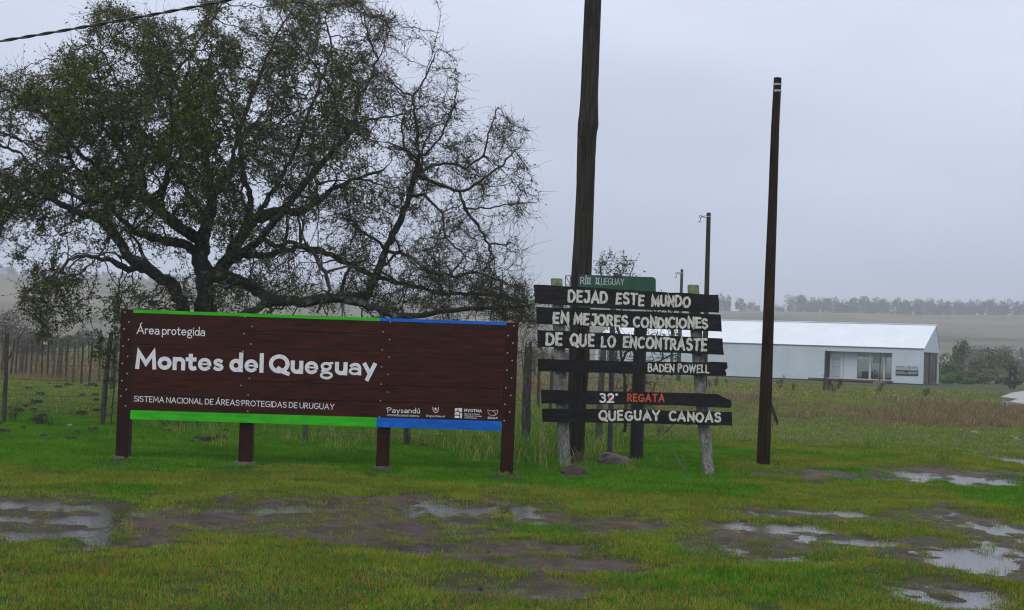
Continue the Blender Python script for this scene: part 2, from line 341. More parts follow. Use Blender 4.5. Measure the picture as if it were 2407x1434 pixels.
# far slope pasture
sepp = A('ShaderNodeSeparateXYZ'); L(g.outputs['Position'], sepp.inputs[0])
hill = mixc(rng(noise(.008, 6), .4, .6), (.18, .15, .105), (.10, .105, .065)); hill = mixc(rng(noise(.03, 6, .75), .53, .62), hill, (.040, .045, .030))
c = mixc(rng(sepp.outputs[1], 190, 320), c, hill)
L(c, b.inputs['Base Color'])
rr = A('ShaderNodeMapRange'); b.inputs['Specular IOR Level'].default_value = .28; rr.inputs[3].default_value = 1.0; rr.inputs[4].default_value = .62; L(sp.outputs[0], rr.inputs[0]); L(rr.outputs[0], b.inputs['Roughness'])
bp = A('ShaderNodeBump'); bp.inputs['Distance'].default_value = .035; bp.inputs['Strength'].default_value = 1; L(noise(16, 8, .8), bp.inputs['Height']); L(bp.outputs[0], b.inputs['Normal'])
me.materials.append(m)
go = bpy.data.objects.new('ground', me); COL.objects.link(go); tag(go, kind='structure')

# standing rain water: a sheet that shows wherever the soil dips under it
m = bpy.data.materials.new('puddle_water'); m.use_nodes = True; t = m.node_tree; b = t.nodes['Principled BSDF']; L = t.links.new
b.inputs['Base Color'].default_value = (.040, .030, .026, 1); b.inputs['Roughness'].default_value = .06; b.inputs['IOR'].default_value = 1.33
g = A('ShaderNodeNewGeometry'); bp = A('ShaderNodeBump'); bp.inputs['Distance'].default_value = .0045; bp.inputs['Strength'].default_value = 1; L(noise(17, 4, .6), bp.inputs['Height']); L(bp.outputs[0], b.inputs['Normal'])
wb = MB(); wb.add([(-14, 6, -.012), (14, 6, -.012), (40, 100, -.012), (-40, 100, -.012)], [(0, 1, 2, 3)])
tag(wb.build('puddle_water', m), kind='structure')

# ================================================================ GRASS (stuff)
def clump(name, n, rad, h0, h1, wd, cols, mat=M_grass, lean=.5):
    v = []; f = []; c = []; k = 0
    for i in range(n):
        a = random.uniform(0, 6.283); r = rad * math.sqrt(random.random()); x, y_ = r * math.cos(a), r * math.sin(a)
        h = random.uniform(h0, h1); d = random.uniform(0, 6.283); ln = h * random.uniform(.1, lean) * 1.3; dx, dy = math.cos(d) * ln, math.sin(d) * ln
        q = random.uniform(0, 6.283); wx, wy = math.cos(q) * wd * .5, math.sin(q) * wd * .5
        v += [(x - wx, y_ - wy, 0), (x + wx, y_ + wy, 0), (x + dx * .35 + wx * .8, y_ + dy * .35 + wy * .8, h * .6), (x + dx * .35 - wx * .8, y_ + dy * .35 - wy * .8, h * .6), (x + dx, y_ + dy, h)]
        f += [(k, k + 1, k + 2, k + 3), (k + 3, k + 2, k + 4)]; k += 5
        cc = random.choice(cols); j = random.uniform(.75, 1.25); c += [(cc[0] * j, cc[1] * j, cc[2] * j, 1)] * 5
    m_ = MB(); m_.add(v, f); return m_.build(name, mat, color=c, link=False)
def scatter(name, protos, pts, scl, label, cat, kind='stuff', tilt=.12):
    """instances of the prototypes on a cloud of points (geometry nodes), one stuff object"""
    colx = bpy.data.collections.new(name + '_kinds')
    for p in protos: colx.objects.link(p)
    n = len(pts); me = bpy.data.meshes.new(name); me.vertices.add(n); me.vertices.foreach_set('co', np.asarray(pts, np.float32).ravel())
    rs = np.random.RandomState(len(pts))
    a = me.attributes.new('rot', 'FLOAT_VECTOR', 'POINT'); a.data.foreach_set('vector', np.stack([rs.uniform(-tilt, tilt, n), rs.uniform(-tilt, tilt, n), rs.uniform(0, 6.283, n)], -1).astype(np.float32).ravel())
    a = me.attributes.new('scl', 'FLOAT', 'POINT'); a.data.foreach_set('value', np.asarray(scl, np.float32))
    a = me.attributes.new('idx', 'INT', 'POINT'); a.data.foreach_set('value', rs.randint(0, len(protos), n).astype(np.int32))
    o = bpy.data.objects.new(name, me); COL.objects.link(o); tag(o, label, cat, kind=kind)
    ng = bpy.data.node_groups.new(name + '_scatter', 'GeometryNodeTree')
    ng.interface.new_socket('Geometry', in_out='INPUT', socket_type='NodeSocketGeometry'); ng.interface.new_socket('Geometry', in_out='OUTPUT', socket_type='NodeSocketGeometry')
    gi = ng.nodes.new('NodeGroupInput'); gout = ng.nodes.new('NodeGroupOutput'); ip = ng.nodes.new('GeometryNodeInstanceOnPoints'); ci = ng.nodes.new('GeometryNodeCollectionInfo')
    ci.inputs['Collection'].default_value = colx; ci.inputs['Separate Children'].default_value = True; ci.inputs['Reset Children'].default_value = True
    def na(nm, ty):
        q = ng.nodes.new('GeometryNodeInputNamedAttribute'); q.data_type = ty; q.inputs['Name'].default_value = nm; return q.outputs['Attribute']
    ng.links.new(gi.outputs[0], ip.inputs['Points']); ng.links.new(ci.outputs[0], ip.inputs['Instance']); ip.inputs['Pick Instance'].default_value = True
    ng.links.new(na('idx', 'INT'), ip.inputs['Instance Index']); ng.links.new(na('rot', 'FLOAT_VECTOR'), ip.inputs['Rotation']); ng.links.new(na('scl', 'FLOAT'), ip.inputs['Scale'])
    ng.links.new(ip.outputs[0], gout.inputs[0]); md_ = o.modifiers.new('scatter', 'NODES'); md_.node_group = ng
    return o
GR = (.078, .25, .008); GR2 = (.125, .265, .014); OL = (.185, .21, .028); YE = (.34, .27, .06); OR = (.33, .16, .02); BR = (.15, .08, .035); TA = (.40, .31, .15); PK = (.21, .15, .11); DG = (.035, .15, .008)
def spread(y0, y1, dens, ka=.40, kb=1.2, seed=1):
    rs = np.random.RandomState(seed); area = (ka * (y1 ** 2 - y0 ** 2) + 2 * kb * (y1 - y0)); n = int(area * dens)
    y = np.sqrt(rs.uniform(y0 ** 2, y1 ** 2, n)); x = rs.uniform(-1, 1, n) * (ka * y + kb); return x, y, rs.rand(n), rs.rand(n)
# near lawn
x, y, r1, r2 = spread(8.2, 30, 185, seed=3)
md = mud_f(x, y); h = height(x, y); lu = lush_f(x, y); tw = tawny_f(x, y)
pat = fbm(x * 1.1 + 30, y * .8, 4)
keep = (r1 > md * .945 - .01) & (h > -.014 - .035 * r2 ** 3) & ~((md > .1) & (r2 < .25))
isl = (lu > .45 + .25 * (r2 - .5))
sc_ = (.8 + .6 * r2) * (1 - .45 * md) * (.7 + .6 * pat)
K1 = [clump('lush_blades', 40, .10, .012, .040, .0042, [GR, GR, GR, GR2, DG, DG, OL]) for _ in range(4)]
K2 = [clump('worn_blades', 38, .10, .010, .038, .0042, [GR2, GR2, OL, OL, GR, DG, OL, YE, OR, GR2]) for _ in range(4)]
K3 = [clump('rusty_blades', 26, .06, .02, .075, .0042, [YE, OR, OL, OL, GR2, YE, GR2]) for _ in range(3)]
for (fx_, fy_) in ((285, 1090), (573, 1098), (898, 1114), (1191, 1122), (1329, 1110), (1668, 1130), (1793, 1100), (1345, 1124), (1447, 1100)):
    g_ = G(fx_, fy_); keep &= ~((np.abs(x - g_[0]) < .27) & (y > g_[1] - .9) & (y < g_[1] + .5) & (r2 > .22 if fx_ in (285, 573, 898, 1191) else r2 > .6))
q = keep & isl; scatter('lush_grass', K1, np.stack([x, y, h - .004], -1)[q], sc_[q] * 1.15, 'bright green short grass round the feet of the signs', 'grass')
q = keep & ~isl; scatter('worn_grass', K2, np.stack([x, y, h - .004], -1)[q], sc_[q], 'short olive and yellowish grass of the wet foreground', 'grass')
x, y, r1, r2 = spread(8.2, 20, 16, seed=5); md = mud_f(x, y); h = height(x, y); pat = fbm(x * .9 + 3, y * .9, 3)
q = (h > -.03) & ((pat > .52) | (md > .25) & (r1 > .45)) & (r2 > .35)
scatter('rusty_grass', K3, np.stack([x, y, h - .004], -1)[q], (.35 + .7 * r2)[q], 'rusty orange grass tufts on the mud and puddle edges', 'grass')
# field beyond
K4 = [clump('field_blades', 50, .26, .015, .075, .010, [GR, GR, GR2, GR2, OL, OL, YE, TA]) for _ in range(4)]
K5 = [clump('tawny_blades', 50, .26, .05, .23, .010, [TA, PK, PK, BR, BR, OL, OL, PK], lean=.7) for _ in range(4)]
K5b = [clump('tall_green_blades', 46, .22, .10, .38, .009, [GR, DG, GR2, OL, TA], lean=.7) for _ in range(3)]
K6 = [clump('far_blades', 48, .7, .03, .11, .03, [GR2, OL, OL, TA, OL, GR, BR]) for _ in range(3)]
K7 = [clump('far_tawny_blades', 48, .7, .08, .28, .028, [TA, PK, PK, OL, BR]) for _ in range(3)]
x, y, r1, r2 = spread(28, 66, 8, seed=6); tw = tawny_f(x, y); h = height(x, y); pt = np.stack([x, y, h - .01], -1)
q = (r1 > tw) & (h > -.02); scatter('field_grass', K4, pt[q], (.6 + .7 * r2)[q], 'green pasture grass in the field behind the signs', 'grass')
q = (r1 < tw) & (h > -.02); scatter('tawny_grass', K5, pt[q], (.5 + .8 * r2 ** 2)[q], 'tall tawny and reddish grass band crossing the field', 'grass')
x, y, r1, r2 = spread(64, 150, 1.6, seed=8); tw = tawny_f(x, y); h = height(x, y); pt = np.stack([x, y, h - .01], -1)
bx = ((x > 6) & (y > 125)) | ((x / y > .318) & (y > 62))
q = (r1 > tw) & ~bx & ((x < 6) | (y < 104)); scatter('far_field_grass', K6, pt[q], (.6 + .7 * r2)[q], 'short green grass in front of the long pale building', 'grass')
q = (r1 < tw) & ~bx; scatter('far_tawny_grass', K7, pt[q], (.5 + .8 * r2)[q], 'far tawny grass before the thicket', 'grass')
# rank grass along the near fence and round the sign feet
pp = []; ss = []
rs = np.random.RandomState(4)
for (px, py, sx_, sy, n, s) in [(1215, 1075, 70, 12, 70, 1.0), (1290, 1045, 60, 14, 80, 1.0), (1380, 1060, 50, 14, 40, .8), (1000, 1045, 170, 9, 120, .75), (700, 1035, 160, 9, 60, .55), (460, 1015, 60, 7, 40, .7), (1250, 1000, 60, 12, 60, 1.0),
                              (1370, 1105, 14, 6, 8, .5), (1450, 1010, 60, 10, 30, .8), (1480, 1100, 30, 5, 8, .4), (1265, 960, 60, 15, 60, 1.1), (2050, 1055, 8, 3, 6, .8), (2200, 1085, 14, 4, 8, .7), (1900, 1070, 90, 20, 20, .4), (2120, 1060, 150, 20, 30, .4), (1600, 1060, 60, 30, 20, .35)]:
    for i in range(n):
        g_ = G(px + rs.normal() * sx_, py + rs.normal() * sy)
        if g_[1] < 18: continue
        pp.append((g_[0], g_[1], hz(g_[0], g_[1]) - .01)); ss.append(s * (.5 + .7 * rs.rand()))
scatter('rank_grass', K5b, pp, ss, 'rank long grass along the fence behind the signs', 'grass')
# dirt clods in the pasture on the left
cl = MB()
for i in range(70):
    px = rs.uniform(-40, 300) if i < 48 else rs.uniform(380, 1150); py = rs.uniform(905, 1040) if i < 48 else rs.uniform(1020, 1060); g_ = G(px, py)
    w = rs.uniform(.05, .22); k = 7; a = np.linspace(0, 6.283, k, endpoint=False); z0 = hz(g_[0], g_[1])
    R1 = w * rs.uniform(.6, 1.1, k); R2 = R1 * rs.uniform(.35, .7)
    v = [(g_[0] + R1[j] * math.cos(a[j]), g_[1] + R1[j] * math.sin(a[j]) * .8, z0 - .02) for j in range(k)] + [(g_[0] + R2[j] * math.cos(a[j]), g_[1] + R2[j] * math.sin(a[j]) * .8, z0 + w * rs.uniform(.3, .5)) for j in range(k)]
    cl.add(v, [(j, (j + 1) % k, k + (j + 1) % k, k + j) for j in range(k)] + [tuple(range(k, 2 * k))])
tag(cl.build('dirt_clods', M_clod), 'dark clods of turned earth scattered over the pasture', 'dirt', kind='stuff')

# ================================================================ LETTERING
def arc(cx, cy, rx, ry, a0, a1, n=None):
    n = n or max(4, int(abs(a1 - a0) / 15))
    return [(cx + rx * math.cos(math.radians(a)), cy + ry * math.sin(math.radians(a))) for a in np.linspace(a0, a1, n + 1)]
SC_ = arc(.3, .76, .28, .24, 35, 250, 14)[:-1] + arc(.3, .26, .30, .26, 85, -150, 16)
GL = {
 'A': (.8, [[(0, 0), (.4, 1), (.8, 0)], [(.16, .33), (.64, .33)]]), 'B': (.6, [[(0, 0), (0, 1)], [(0, 1), (.25, 1)] + arc(.28, .77, .25, .23, 80, -80) + [(0, .54)], [(0, .54), (.28, .54)] + arc(.30, .27, .30, .27, 80, -80) + [(0, 0)]]),
 'C': (.7, [arc(.42, .5, .42, .5, 52, 308, 18)]), 'D': (.7, [[(0, 0), (0, 1)], [(0, 1), (.2, 1)] + arc(.22, .5, .48, .5, 80, -80, 14) + [(0, 0)]]),
 'E': (.52, [[(.52, 1), (0, 1), (0, 0), (.52, 0)], [(0, .52), (.44, .52)]]), 'F': (.5, [[(.5, 1), (0, 1), (0, 0)], [(0, .52), (.42, .52)]]),
 'G': (.78, [arc(.42, .5, .42, .5, 52, 330, 18) + [(.78, .45), (.48, .45)]]), 'I': (0, [[(0, 0), (0, 1)]]), 'J': (.5, [[(.12, 1), (.5, 1), (.5, .25)] + arc(.26, .25, .24, .25, -15, -170)]),
 'L': (.48, [[(0, 1), (0, 0), (.48, 0)]]), 'M': (.86, [[(0, 0), (.06, 1), (.43, .25), (.80, 1), (.86, 0)]]), 'N': (.66, [[(0, 0), (0, 1), (.66, 0), (.66, 1)]]),
 'O': (.84, [arc(.42, .5, .42, .5, 90, 450, 24)]), 'P': (.55, [[(0, 0), (0, 1), (.25, 1)] + arc(.27, .74, .27, .26, 80, -80) + [(0, .48)]]),
 'Q': (.84, [arc(.42, .5, .42, .5, 90, 450, 24), [(.40, .18), (.62, -.02), (.86, -.14)]]), 'R': (.62, [[(0, 0), (0, 1), (.25, 1)] + arc(.27, .75, .27, .25, 80, -80) + [(0, .5)], [(.24, .5), (.6, 0)]]),
 'S': (.6, [SC_]), 'T': (.66, [[(0, 1), (.66, 1)], [(.33, .98), (.33, 0)]]), 'U': (.66, [[(0, 1), (0, .33)] + arc(.33, .33, .33, .33, 190, 350, 10) + [(.66, 1)]]),
 'V': (.74, [[(0, 1), (.37, 0), (.74, 1)]]), 'W': (1.1, [[(0, 1), (.27, 0), (.55, .9), (.83, 0), (1.1, 1)]]), 'Y': (.72, [[(0, 1), (.36, .48), (.72, 1)], [(.36, .5), (.36, 0)]]),
 'Z': (.6, [[(0, 1), (.6, 1), (0, 0), (.6, 0)]]), '3': (.5, [[(.03, .98)] + arc(.23, .76, .25, .24, 100, -75, 9) + arc(.22, .27, .28, .27, 75, -140, 12)]), '2': (.52, [arc(.25, .74, .25, .26, 160, -30, 10) + [(0, 0), (.52, 0)]]),
 '0': (.6, [arc(.3, .5, .3, .5, 90, 450, 20)]), '-': (.3, [[(0, .45), (.3, .45)]]), '.': (0, [[(0, 0), (0, .03)]]), '°': (.14, [arc(.07, .9, .07, .08, 90, 450, 8)]),
 'a': (.46, [(.8, arc(.23, .42, .21, .20, 150, 10, 7) + [(.46, .36), (.46, 0)]), (.6, arc(.21, .16, .24, .18, 60, 420, 14))]),
 'b': (.46, [[(0, 0), (0, 1.05)], arc(.23, .31, .23, .31, 90, 450, 18)]), 'c': (.38, [arc(.24, .31, .24, .31, 55, 305, 12)]), 'd': (.48, [arc(.23, .31, .23, .31, 90, 450, 18), [(.48, 0), (.48, 1.05)]]),
 'e': (.52, [(.42, [(.06, .325), (.50, .325)]), (.86, arc(.26, .31, .25, .32, -2, 315, 20))]), 'g': (.5, [(.68, arc(.22, .42, .21, .21, 90, 450, 16)), (.5, [(.32, .63), (.52, .66)]), (.55, [(.10, .22), (.03, .12), (.14, .03)]), (.62, arc(.24, -.17, .26, .19, 90, 450, 18))]),
 'h': (.42, [[(0, 0), (0, 1.05)], arc(.21, .38, .21, .24, 175, 0, 8) + [(.42, 0)]]), 'i': (0, [[(0, 0), (0, .62)], [(0, .86), (0, .90)]]), 'k': (.4, [[(0, 0), (0, 1.05)], [(.38, .62), (.03, .33), (.4, 0)]]), 'l': (0, [[(0, 0), (0, 1.05)]]),
 'm': (.72, [[(0, 0), (0, .62)], arc(.18, .38, .18, .24, 175, 0, 8) + [(.36, 0)], arc(.54, .38, .18, .24, 175, 0, 8) + [(.72, 0)]]),
 'n': (.43, [[(0, 0), (0, .62)], arc(.22, .38, .21, .24, 175, 0, 8) + [(.43, 0)]]), 'o': (.5, [arc(.25, .31, .25, .31, 90, 450, 20)]), 'p': (.47, [[(0, -.34), (0, .62)], arc(.24, .31, .23, .31, 90, 450, 18)]),
 'r': (.26, [[(0, 0), (0, .62)], arc(.2, .36, .2, .25, 170, 65, 5)]), 's': (.36, [(.8, arc(.17, .47, .16, .15, 35, 245, 9)[:-1] + arc(.17, .15, .18, .15, 80, -150, 11))]),
 't': (.3, [[(.11, .86), (.11, .14)] + arc(.24, .14, .13, .14, 190, 300, 5), [(-.04, .62), (.30, .62)]]), 'u': (.43, [[(0, .62), (0, .24)] + arc(.21, .24, .21, .24, 185, 355, 8), [(.43, .62), (.43, 0)]]),
 'v': (.46, [[(0, .62), (.23, 0), (.46, .62)]]), 'y': (.48, [[(0, .62), (.25, .02)], [(.48, .62), (.14, -.34)]]), 'z': (.4, [[(0, .62), (.4, .62), (0, 0), (.4, 0)]]),
}
for k_, b_, dy in (('Á', 'A', .2), ('Í', 'I', .2)):
    GL[k_] = (GL[b_][0], GL[b_][1] + [[(GL[b_][0] / 2 - .02, 1.14), (GL[b_][0] / 2 + .12, 1.34)]])
GL['ú'] = (GL['u'][0], GL['u'][1] + [[(.19, .80), (.31, .98)]])
def ribbon(pl, s, rnd, wob=0.0, rs=random):
    """polyline with thickness: points and faces in 2d"""
    p = [np.array(q, float) for q in pl]; closed = np.linalg.norm(p[0] - p[-1]) < 1e-6
    if not closed and not rnd:
        d0 = p[0] - p[1]; d1 = p[-1] - p[-2]; p[0] = p[0] + d0 / np.linalg.norm(d0) * s / 2 * .98; p[-1] = p[-1] + d1 / np.linalg.norm(d1) * s / 2 * .98
    if wob:   # break long strokes so the edge can wander
        q = [p[0]]
        for a, b_ in zip(p[:-1], p[1:]):
            k = max(1, int(np.linalg.norm(b_ - a) / .16))
            q += [a + (b_ - a) * (i + 1) / k for i in range(k)]
        p = q
    n = len(p); Lf = []; Rt = []
    for i in range(n):
        if closed: a = p[i] - p[(i - 1) if i > 0 else n - 2]; b_ = p[(i + 1) if i < n - 1 else 1] - p[i]
        else: a = p[i] - p[max(i - 1, 0)]; b_ = p[min(i + 1, n - 1)] - p[i]
        if np.linalg.norm(a) < 1e-9: a = b_
        if np.linalg.norm(b_) < 1e-9: b_ = a
        a = a / np.linalg.norm(a); b_ = b_ / np.linalg.norm(b_); t_ = a + b_; nt_ = np.linalg.norm(t_)
        t_ = t_ / nt_ if nt_ > .2 else a
        cosv = max(.38, t_ @ a); nrm = np.array([-t_[1], t_[0]]); w = s / 2 / cosv
        Lf.append(p[i] + nrm * w * (1 + wob * rs.uniform(-1, 1))); Rt.append(p[i] - nrm * w * (1 + wob * rs.uniform(-1, 1)))
    v = Lf + Rt; f = [(i, n + i, n + i + 1, i + 1) for i in range(n - 1)]
    if rnd and not closed:
        for (c_, o_) in ((p[0], p[1]), (p[-1], p[-2])):
            d = (c_ - o_); an = math.degrees(math.atan2(d[1], d[0])); k = len(v)
            ar = arc(c_[0], c_[1], s / 2, s / 2, an - 90, an + 90, 6); v += [np.array(q) for q in ar]; f.append(tuple(range(k, k + len(ar))))
    return v, f
def text(mb, s, p0, p1, hpx, stroke, place, rnd=False, wob=0.0, gap=.13, word=.42, jit=0.0, eps=.0003):
    """lay a line of lettering from p0 to p1 (baseline, photo px) on a surface given by place(px, py, lift)"""
    sw = stroke; x = 0; items = []
    for ch in s:
        if ch == ' ': x += word; continue
        w, st_ = GL[ch]; items.append((x + sw / 2, st_, w)); x += w * (1 - sw * .0) + sw + gap
    x -= gap; p0 = np.array(p0, float); p1 = np.array(p1, float); d = (p1 - p0); Ln = np.linalg.norm(d); ux = d / x; e_ = d / Ln; uy = np.array([e_[1] + ROLL * 0, -e_[0]]) * hpx
    xs = Ln / x / hpx   # horizontal squeeze
    k = 0
    for (x0, st_, w) in items:
        jx, jy, js = random.uniform(-jit, jit) * .5, random.uniform(-jit, jit) * .6, 1 + random.uniform(-jit, jit)
        for pl in st_:
            wf = 1.0
            if isinstance(pl[0], float): wf = 1 - (1 - pl[0]) * min(1, max(0, (sw - .11) / .1)); pl = pl[1]
            pl2 = [((x0 + q[0] + jx) * xs, sw / 2 + (q[1] * js + jy) * (1 - sw)) for q in pl]
            v, f = ribbon(pl2, sw * wf * min(1, .5 + .5 * xs), rnd, wob)
            k += 1
            W3 = [place(*(p0 + ux * (a[0] / xs) + uy * a[1]), .0012 + eps * (k % 4)) for a in v]
            mb.add(W3, f)
    return mb

# ================================================================ THE BIG BROWN SIGN
YS = 19.9
sg = thing('park_sign', 'large dark brown plank sign reading Montes del Queguay with green and blue stripes', 'sign', P(745, 1098, YS))
BT = lambda px: 727.6 + (px - 313.4) * .0338        # top edge of the boards
LB = [.0, 137, 268, 400, 530, 668, 786]             # plank joints at the left end (enlarged px)
def front(px, py, lift=0.0): return P(px, py, YS - .062 - lift)
nP = 6
yl = [727.6 + 2.5 + a / 3.336 for a in LB]; yr = [757.4 + 1.5 + a / 3.36 for a in (0, 128, 268, 396, 525, 652, 780)]
lx = lambda y_: 313.4 - (y_ - 728) * .034; rx = lambda y_: 1196 - (y_ - 757) * .045
def bevel(o, w=.006):
    b_ = o.modifiers.new('bevel', 'BEVEL'); b_.width = w; b_.segments = 1; return o
def bandquad(x0a, x1a, ya0, ya1, yb0, yb1, back, frontY, mat, nm, parent):
    """slab whose front face corners are given in px at depth frontY"""
    fr = [P(x0a(ya1), ya1, frontY), P(x1a(yb1), yb1, frontY), P(x1a(yb0), yb0, frontY), P(x0a(ya0), ya0, frontY)]
    return MB().prism(fr, (0, back, 0)).build(nm, mat, parent)
for i in range(nP):
    g_ = .06
    rs_tone = 0; ya0, ya1, yb0, yb1 = yl[i] + (g_ if i else 0), yl[i + 1] - g_, yr[i] + (g_ if i else 0), yr[i + 1] - g_
    jit = random.uniform(0, .0025)
    if i == 0: ya0 += 5.4; yb0 += 4.2
    if i == nP - 1: ya1 -= 0; yb1 -= 0
    o = bandquad(lx, rx, ya0, ya1, yb0, yb1, .035, YS - .062 + (jit if i < 5 else 0), M_sign, 'plank', sg); bevel(o, .007)
midx = 893.0
def frac(px): return (px - 313.4) / (1189.5 - 313.4)
def strip(x0, x1, y0f, y1f, Yf, back, mat, nm):
    a = lambda px, f_: f_(frac(px))
    fr = [P(x0 - (y1f(0) - 728) * 0 , y1f(frac(x0)), Yf), P(x1, y1f(frac(x1)), Yf), P(x1, y0f(frac(x1)), Yf), P(x0, y0f(frac(x0)), Yf)]
    return MB().prism(fr, (0, back, 0)).build(nm, mat, sg)
lin = lambda a, b_: (lambda f_: a + (b_ - a) * f_)
strip(313.4, midx, lin(727.6, 757.2), lin(735.4, 764.5), YS - .0655, .045, M_green, 'green_stripe')
strip(midx + .3, 1189.5, lin(727.6, 757.2), lin(735.4, 764.5), YS - .0655, .045, M_blue, 'blue_stripe')
dm = 885.5
strip(307.0, dm, lin(yl[6] - 1.5, yr[6] - .4), lin(yl[6] + 5.5, yr[6] + 7.2), YS - .0655, .04, M_green, 'green_stripe')
strip(dm + .3, 1178.8, lin(yl[6] - 1.5, yr[6] - .4), lin(yl[6] + 5.5, yr[6] + 7.2), YS - .0655, .04, M_blue, 'blue_stripe')
strip(305.5, dm - .5, lin(yl[6] + 6.1, yr[6] + 7.8), lin(yl[6] + 19.5, yr[6] + 22.5), YS - .070, .07, M_green, 'green_rail')
strip(dm, 1178.0, lin(yl[6] + 6.1, yr[6] + 7.8), lin(yl[6] + 19.5, yr[6] + 22.5), YS - .070, .07, M_blue, 'blue_rail')
def post(mb, tl, tr, bl, br, Yf, depth):
    mb.hexa([P(*bl, Yf), P(*br, Yf), P(*br, Yf) + [0, depth, 0], P(*bl, Yf) + [0, depth, 0], P(*tl, Yf), P(*tr, Yf), P(*tr, Yf) + [0, depth, 0], P(*tl, Yf) + [0, depth, 0]]); return mb
def bevel(o, w=.006):
    b_ = o.modifiers.new('bevel', 'BEVEL'); b_.width = w; b_.segments = 1; return o
bevel(post(MB(), (284.6, 726.4), (309.5, 727.3), (270.0, 1090), (300.0, 1090), YS - .075, .19).build('post', M_signpost, sg))
bevel(post(MB(), (1190.3, 757.8), (1218.8, 759.0), (1174.0, 1122), (1205.5, 1122), YS - .075, .19).build('post', M_signpost, sg))
bevel(post(MB(), (572, 760), (602, 761), (559, 1097), (590.5, 1097), YS - .02, .16).build('post', M_signpost, sg))
bevel(post(MB(), (897, 775), (926, 776), (882.5, 1112), (912, 1112), YS - .02, .16).build('post', M_signpost, sg))
for (cx_, cy2, w_, d_) in ((285, 1088, .17, .13), (573, 1096, .19, .17), (898, 1112, .16, .11), (1191, 1120, .17, .11)):
    c_ = P(cx_, cy2, YS + .03); k = 7; a = np.linspace(.3, 6.58, k, endpoint=False); rs1 = np.random.RandomState(int(cx_)); z0 = hz(c_[0], c_[1])
    ro = rs1.uniform(.9, 1.15, k)
    v = [(c_[0] + math.cos(a[j]) * w_ * ro[j], c_[1] + math.sin(a[j]) * d_ * ro[j] * 1.3, z0 - .05) for j in range(k)] + [(c_[0] + math.cos(a[j]) * w_ * .75 * ro[j], c_[1] + math.sin(a[j]) * d_ * ro[j], z0 + .035) for j in range(k)]
    MB().add(v, [(j, (j + 1) % k, k + (j + 1) % k, k + j) for j in range(k)] + [tuple(range(k, 2 * k))]).build('concrete_footing', M_conc, sg)
# lettering
text(MB(), 'Área protegida', (321, 785.0), (481.8, 790.2), 21.0, .115, front, gap=.09, word=.22).build('lettering', M_white, sg)
text(MB(), 'Montes del Queguay', (317.5, 867.2), (884.5, 884.6), 44.5, .215, front, gap=.045, word=.21).build('lettering', M_white, sg)
text(MB(), 'SISTEMA NACIONAL DE ÁREAS PROTEGIDAS DE URUGUAY', (314.5, 944.0), (785.8, 963.4), 14.0, .125, front, gap=.12, word=.28).build('lettering', M_white, sg)
text(MB(), 'Paysandú', (910.6, 970.2), (987.3, 972.0), 12.8, .12, front, gap=.11).build('lettering', M_white, sg)
text(MB(), 'INTENDENCIA DEPARTAMENTAL', (910.6, 977.9), (986.2, 980.4), 4.2, .16, front, gap=.14).build('lettering', M_white, sg)
text(MB(), 'UruguayNatural', (1001, 979.2), (1045, 981.2), 4.8, .13, front, gap=.10).build('lettering', M_white, sg)
text(MB(), 'MVOTMA', (1090.9, 967.9), (1132.4, 969.6), 7.2, .2, front, gap=.12).build('lettering', M_white, sg)
for s_, y_, x1_ in (('Ministerio de Vivienda', 974.2, 1128), ('Ordenamiento Territorial', 978.8, 1132), ('y Medio Ambiente', 983.3, 1121)): text(MB(), s_, (1090.9, y_), (x1_, y_ + (x1_ - 1091) * .036), 3.3, .15, front, gap=.12).build('lettering', M_white, sg)
text(MB(), 'SNAP', (1146, 984.6), (1169.8, 985.8), 5.2, .2, front, gap=.14).build('lettering', M_white, sg)
em = lambda x_, y_: (890 + x_ / 7.294, 930 + y_ / 7.294)
def logo_line(mb, pl, w, k=0, rnd=True):
    v, f = ribbon([np.array(em(*q)) for q in pl], w, rnd); mb.add([front(a[0], a[1], .0015 + .0003 * k) for a in v], f)
lg = MB()   # cup and ball emblem
uc = [(930, 202), (932, 240), (950, 275), (975, 290), (1000, 285), (1018, 262), (1024, 225), (1026, 202)]
logo_line(lg, uc, 1.5); lg.add([front(*em(975 + 19 * math.cos(a), 225 + 19 * math.sin(a)), .0016) for a in np.linspace(6.283, 0, 12, endpoint=False)], [tuple(range(12))]); logo_line(lg, [(965, 262), (990, 262), (1008, 245)], 1.0, 2)
lg.build('cup_emblem', M_white, sg)
lg = MB()   # paving-like block emblem: six pieces
for k, pl in enumerate([[(1310, 214), (1352, 213), (1356, 240), (1345, 258), (1306, 276)], [(1360, 212), (1432, 214), (1430, 280), (1404, 282), (1372, 262)], [(1304, 296), (1350, 272), (1384, 290), (1384, 326), (1304, 324)], [(1304, 342), (1384, 344), (1384, 384), (1302, 382)], [(1400, 294), (1430, 296), (1428, 388), (1398, 386)]]):
    lg.add([front(*em(*q), .0015) for q in pl[::-1]], [tuple(range(len(pl)))])
lg.build('block_emblem', M_white, sg)
lg = MB()   # two-leaf emblem
logo_line(lg, [(1872, 244), (1878, 290), (1905, 330), (1945, 344), (1985, 338), (2005, 312), (1990, 285), (1950, 262), (1872, 244)], .8); logo_line(lg, [(1955, 262), (1990, 250), (2042, 250), (2044, 280), (2022, 318), (1985, 342)], .8, 1)
lg.build('leaf_emblem', M_white, sg)
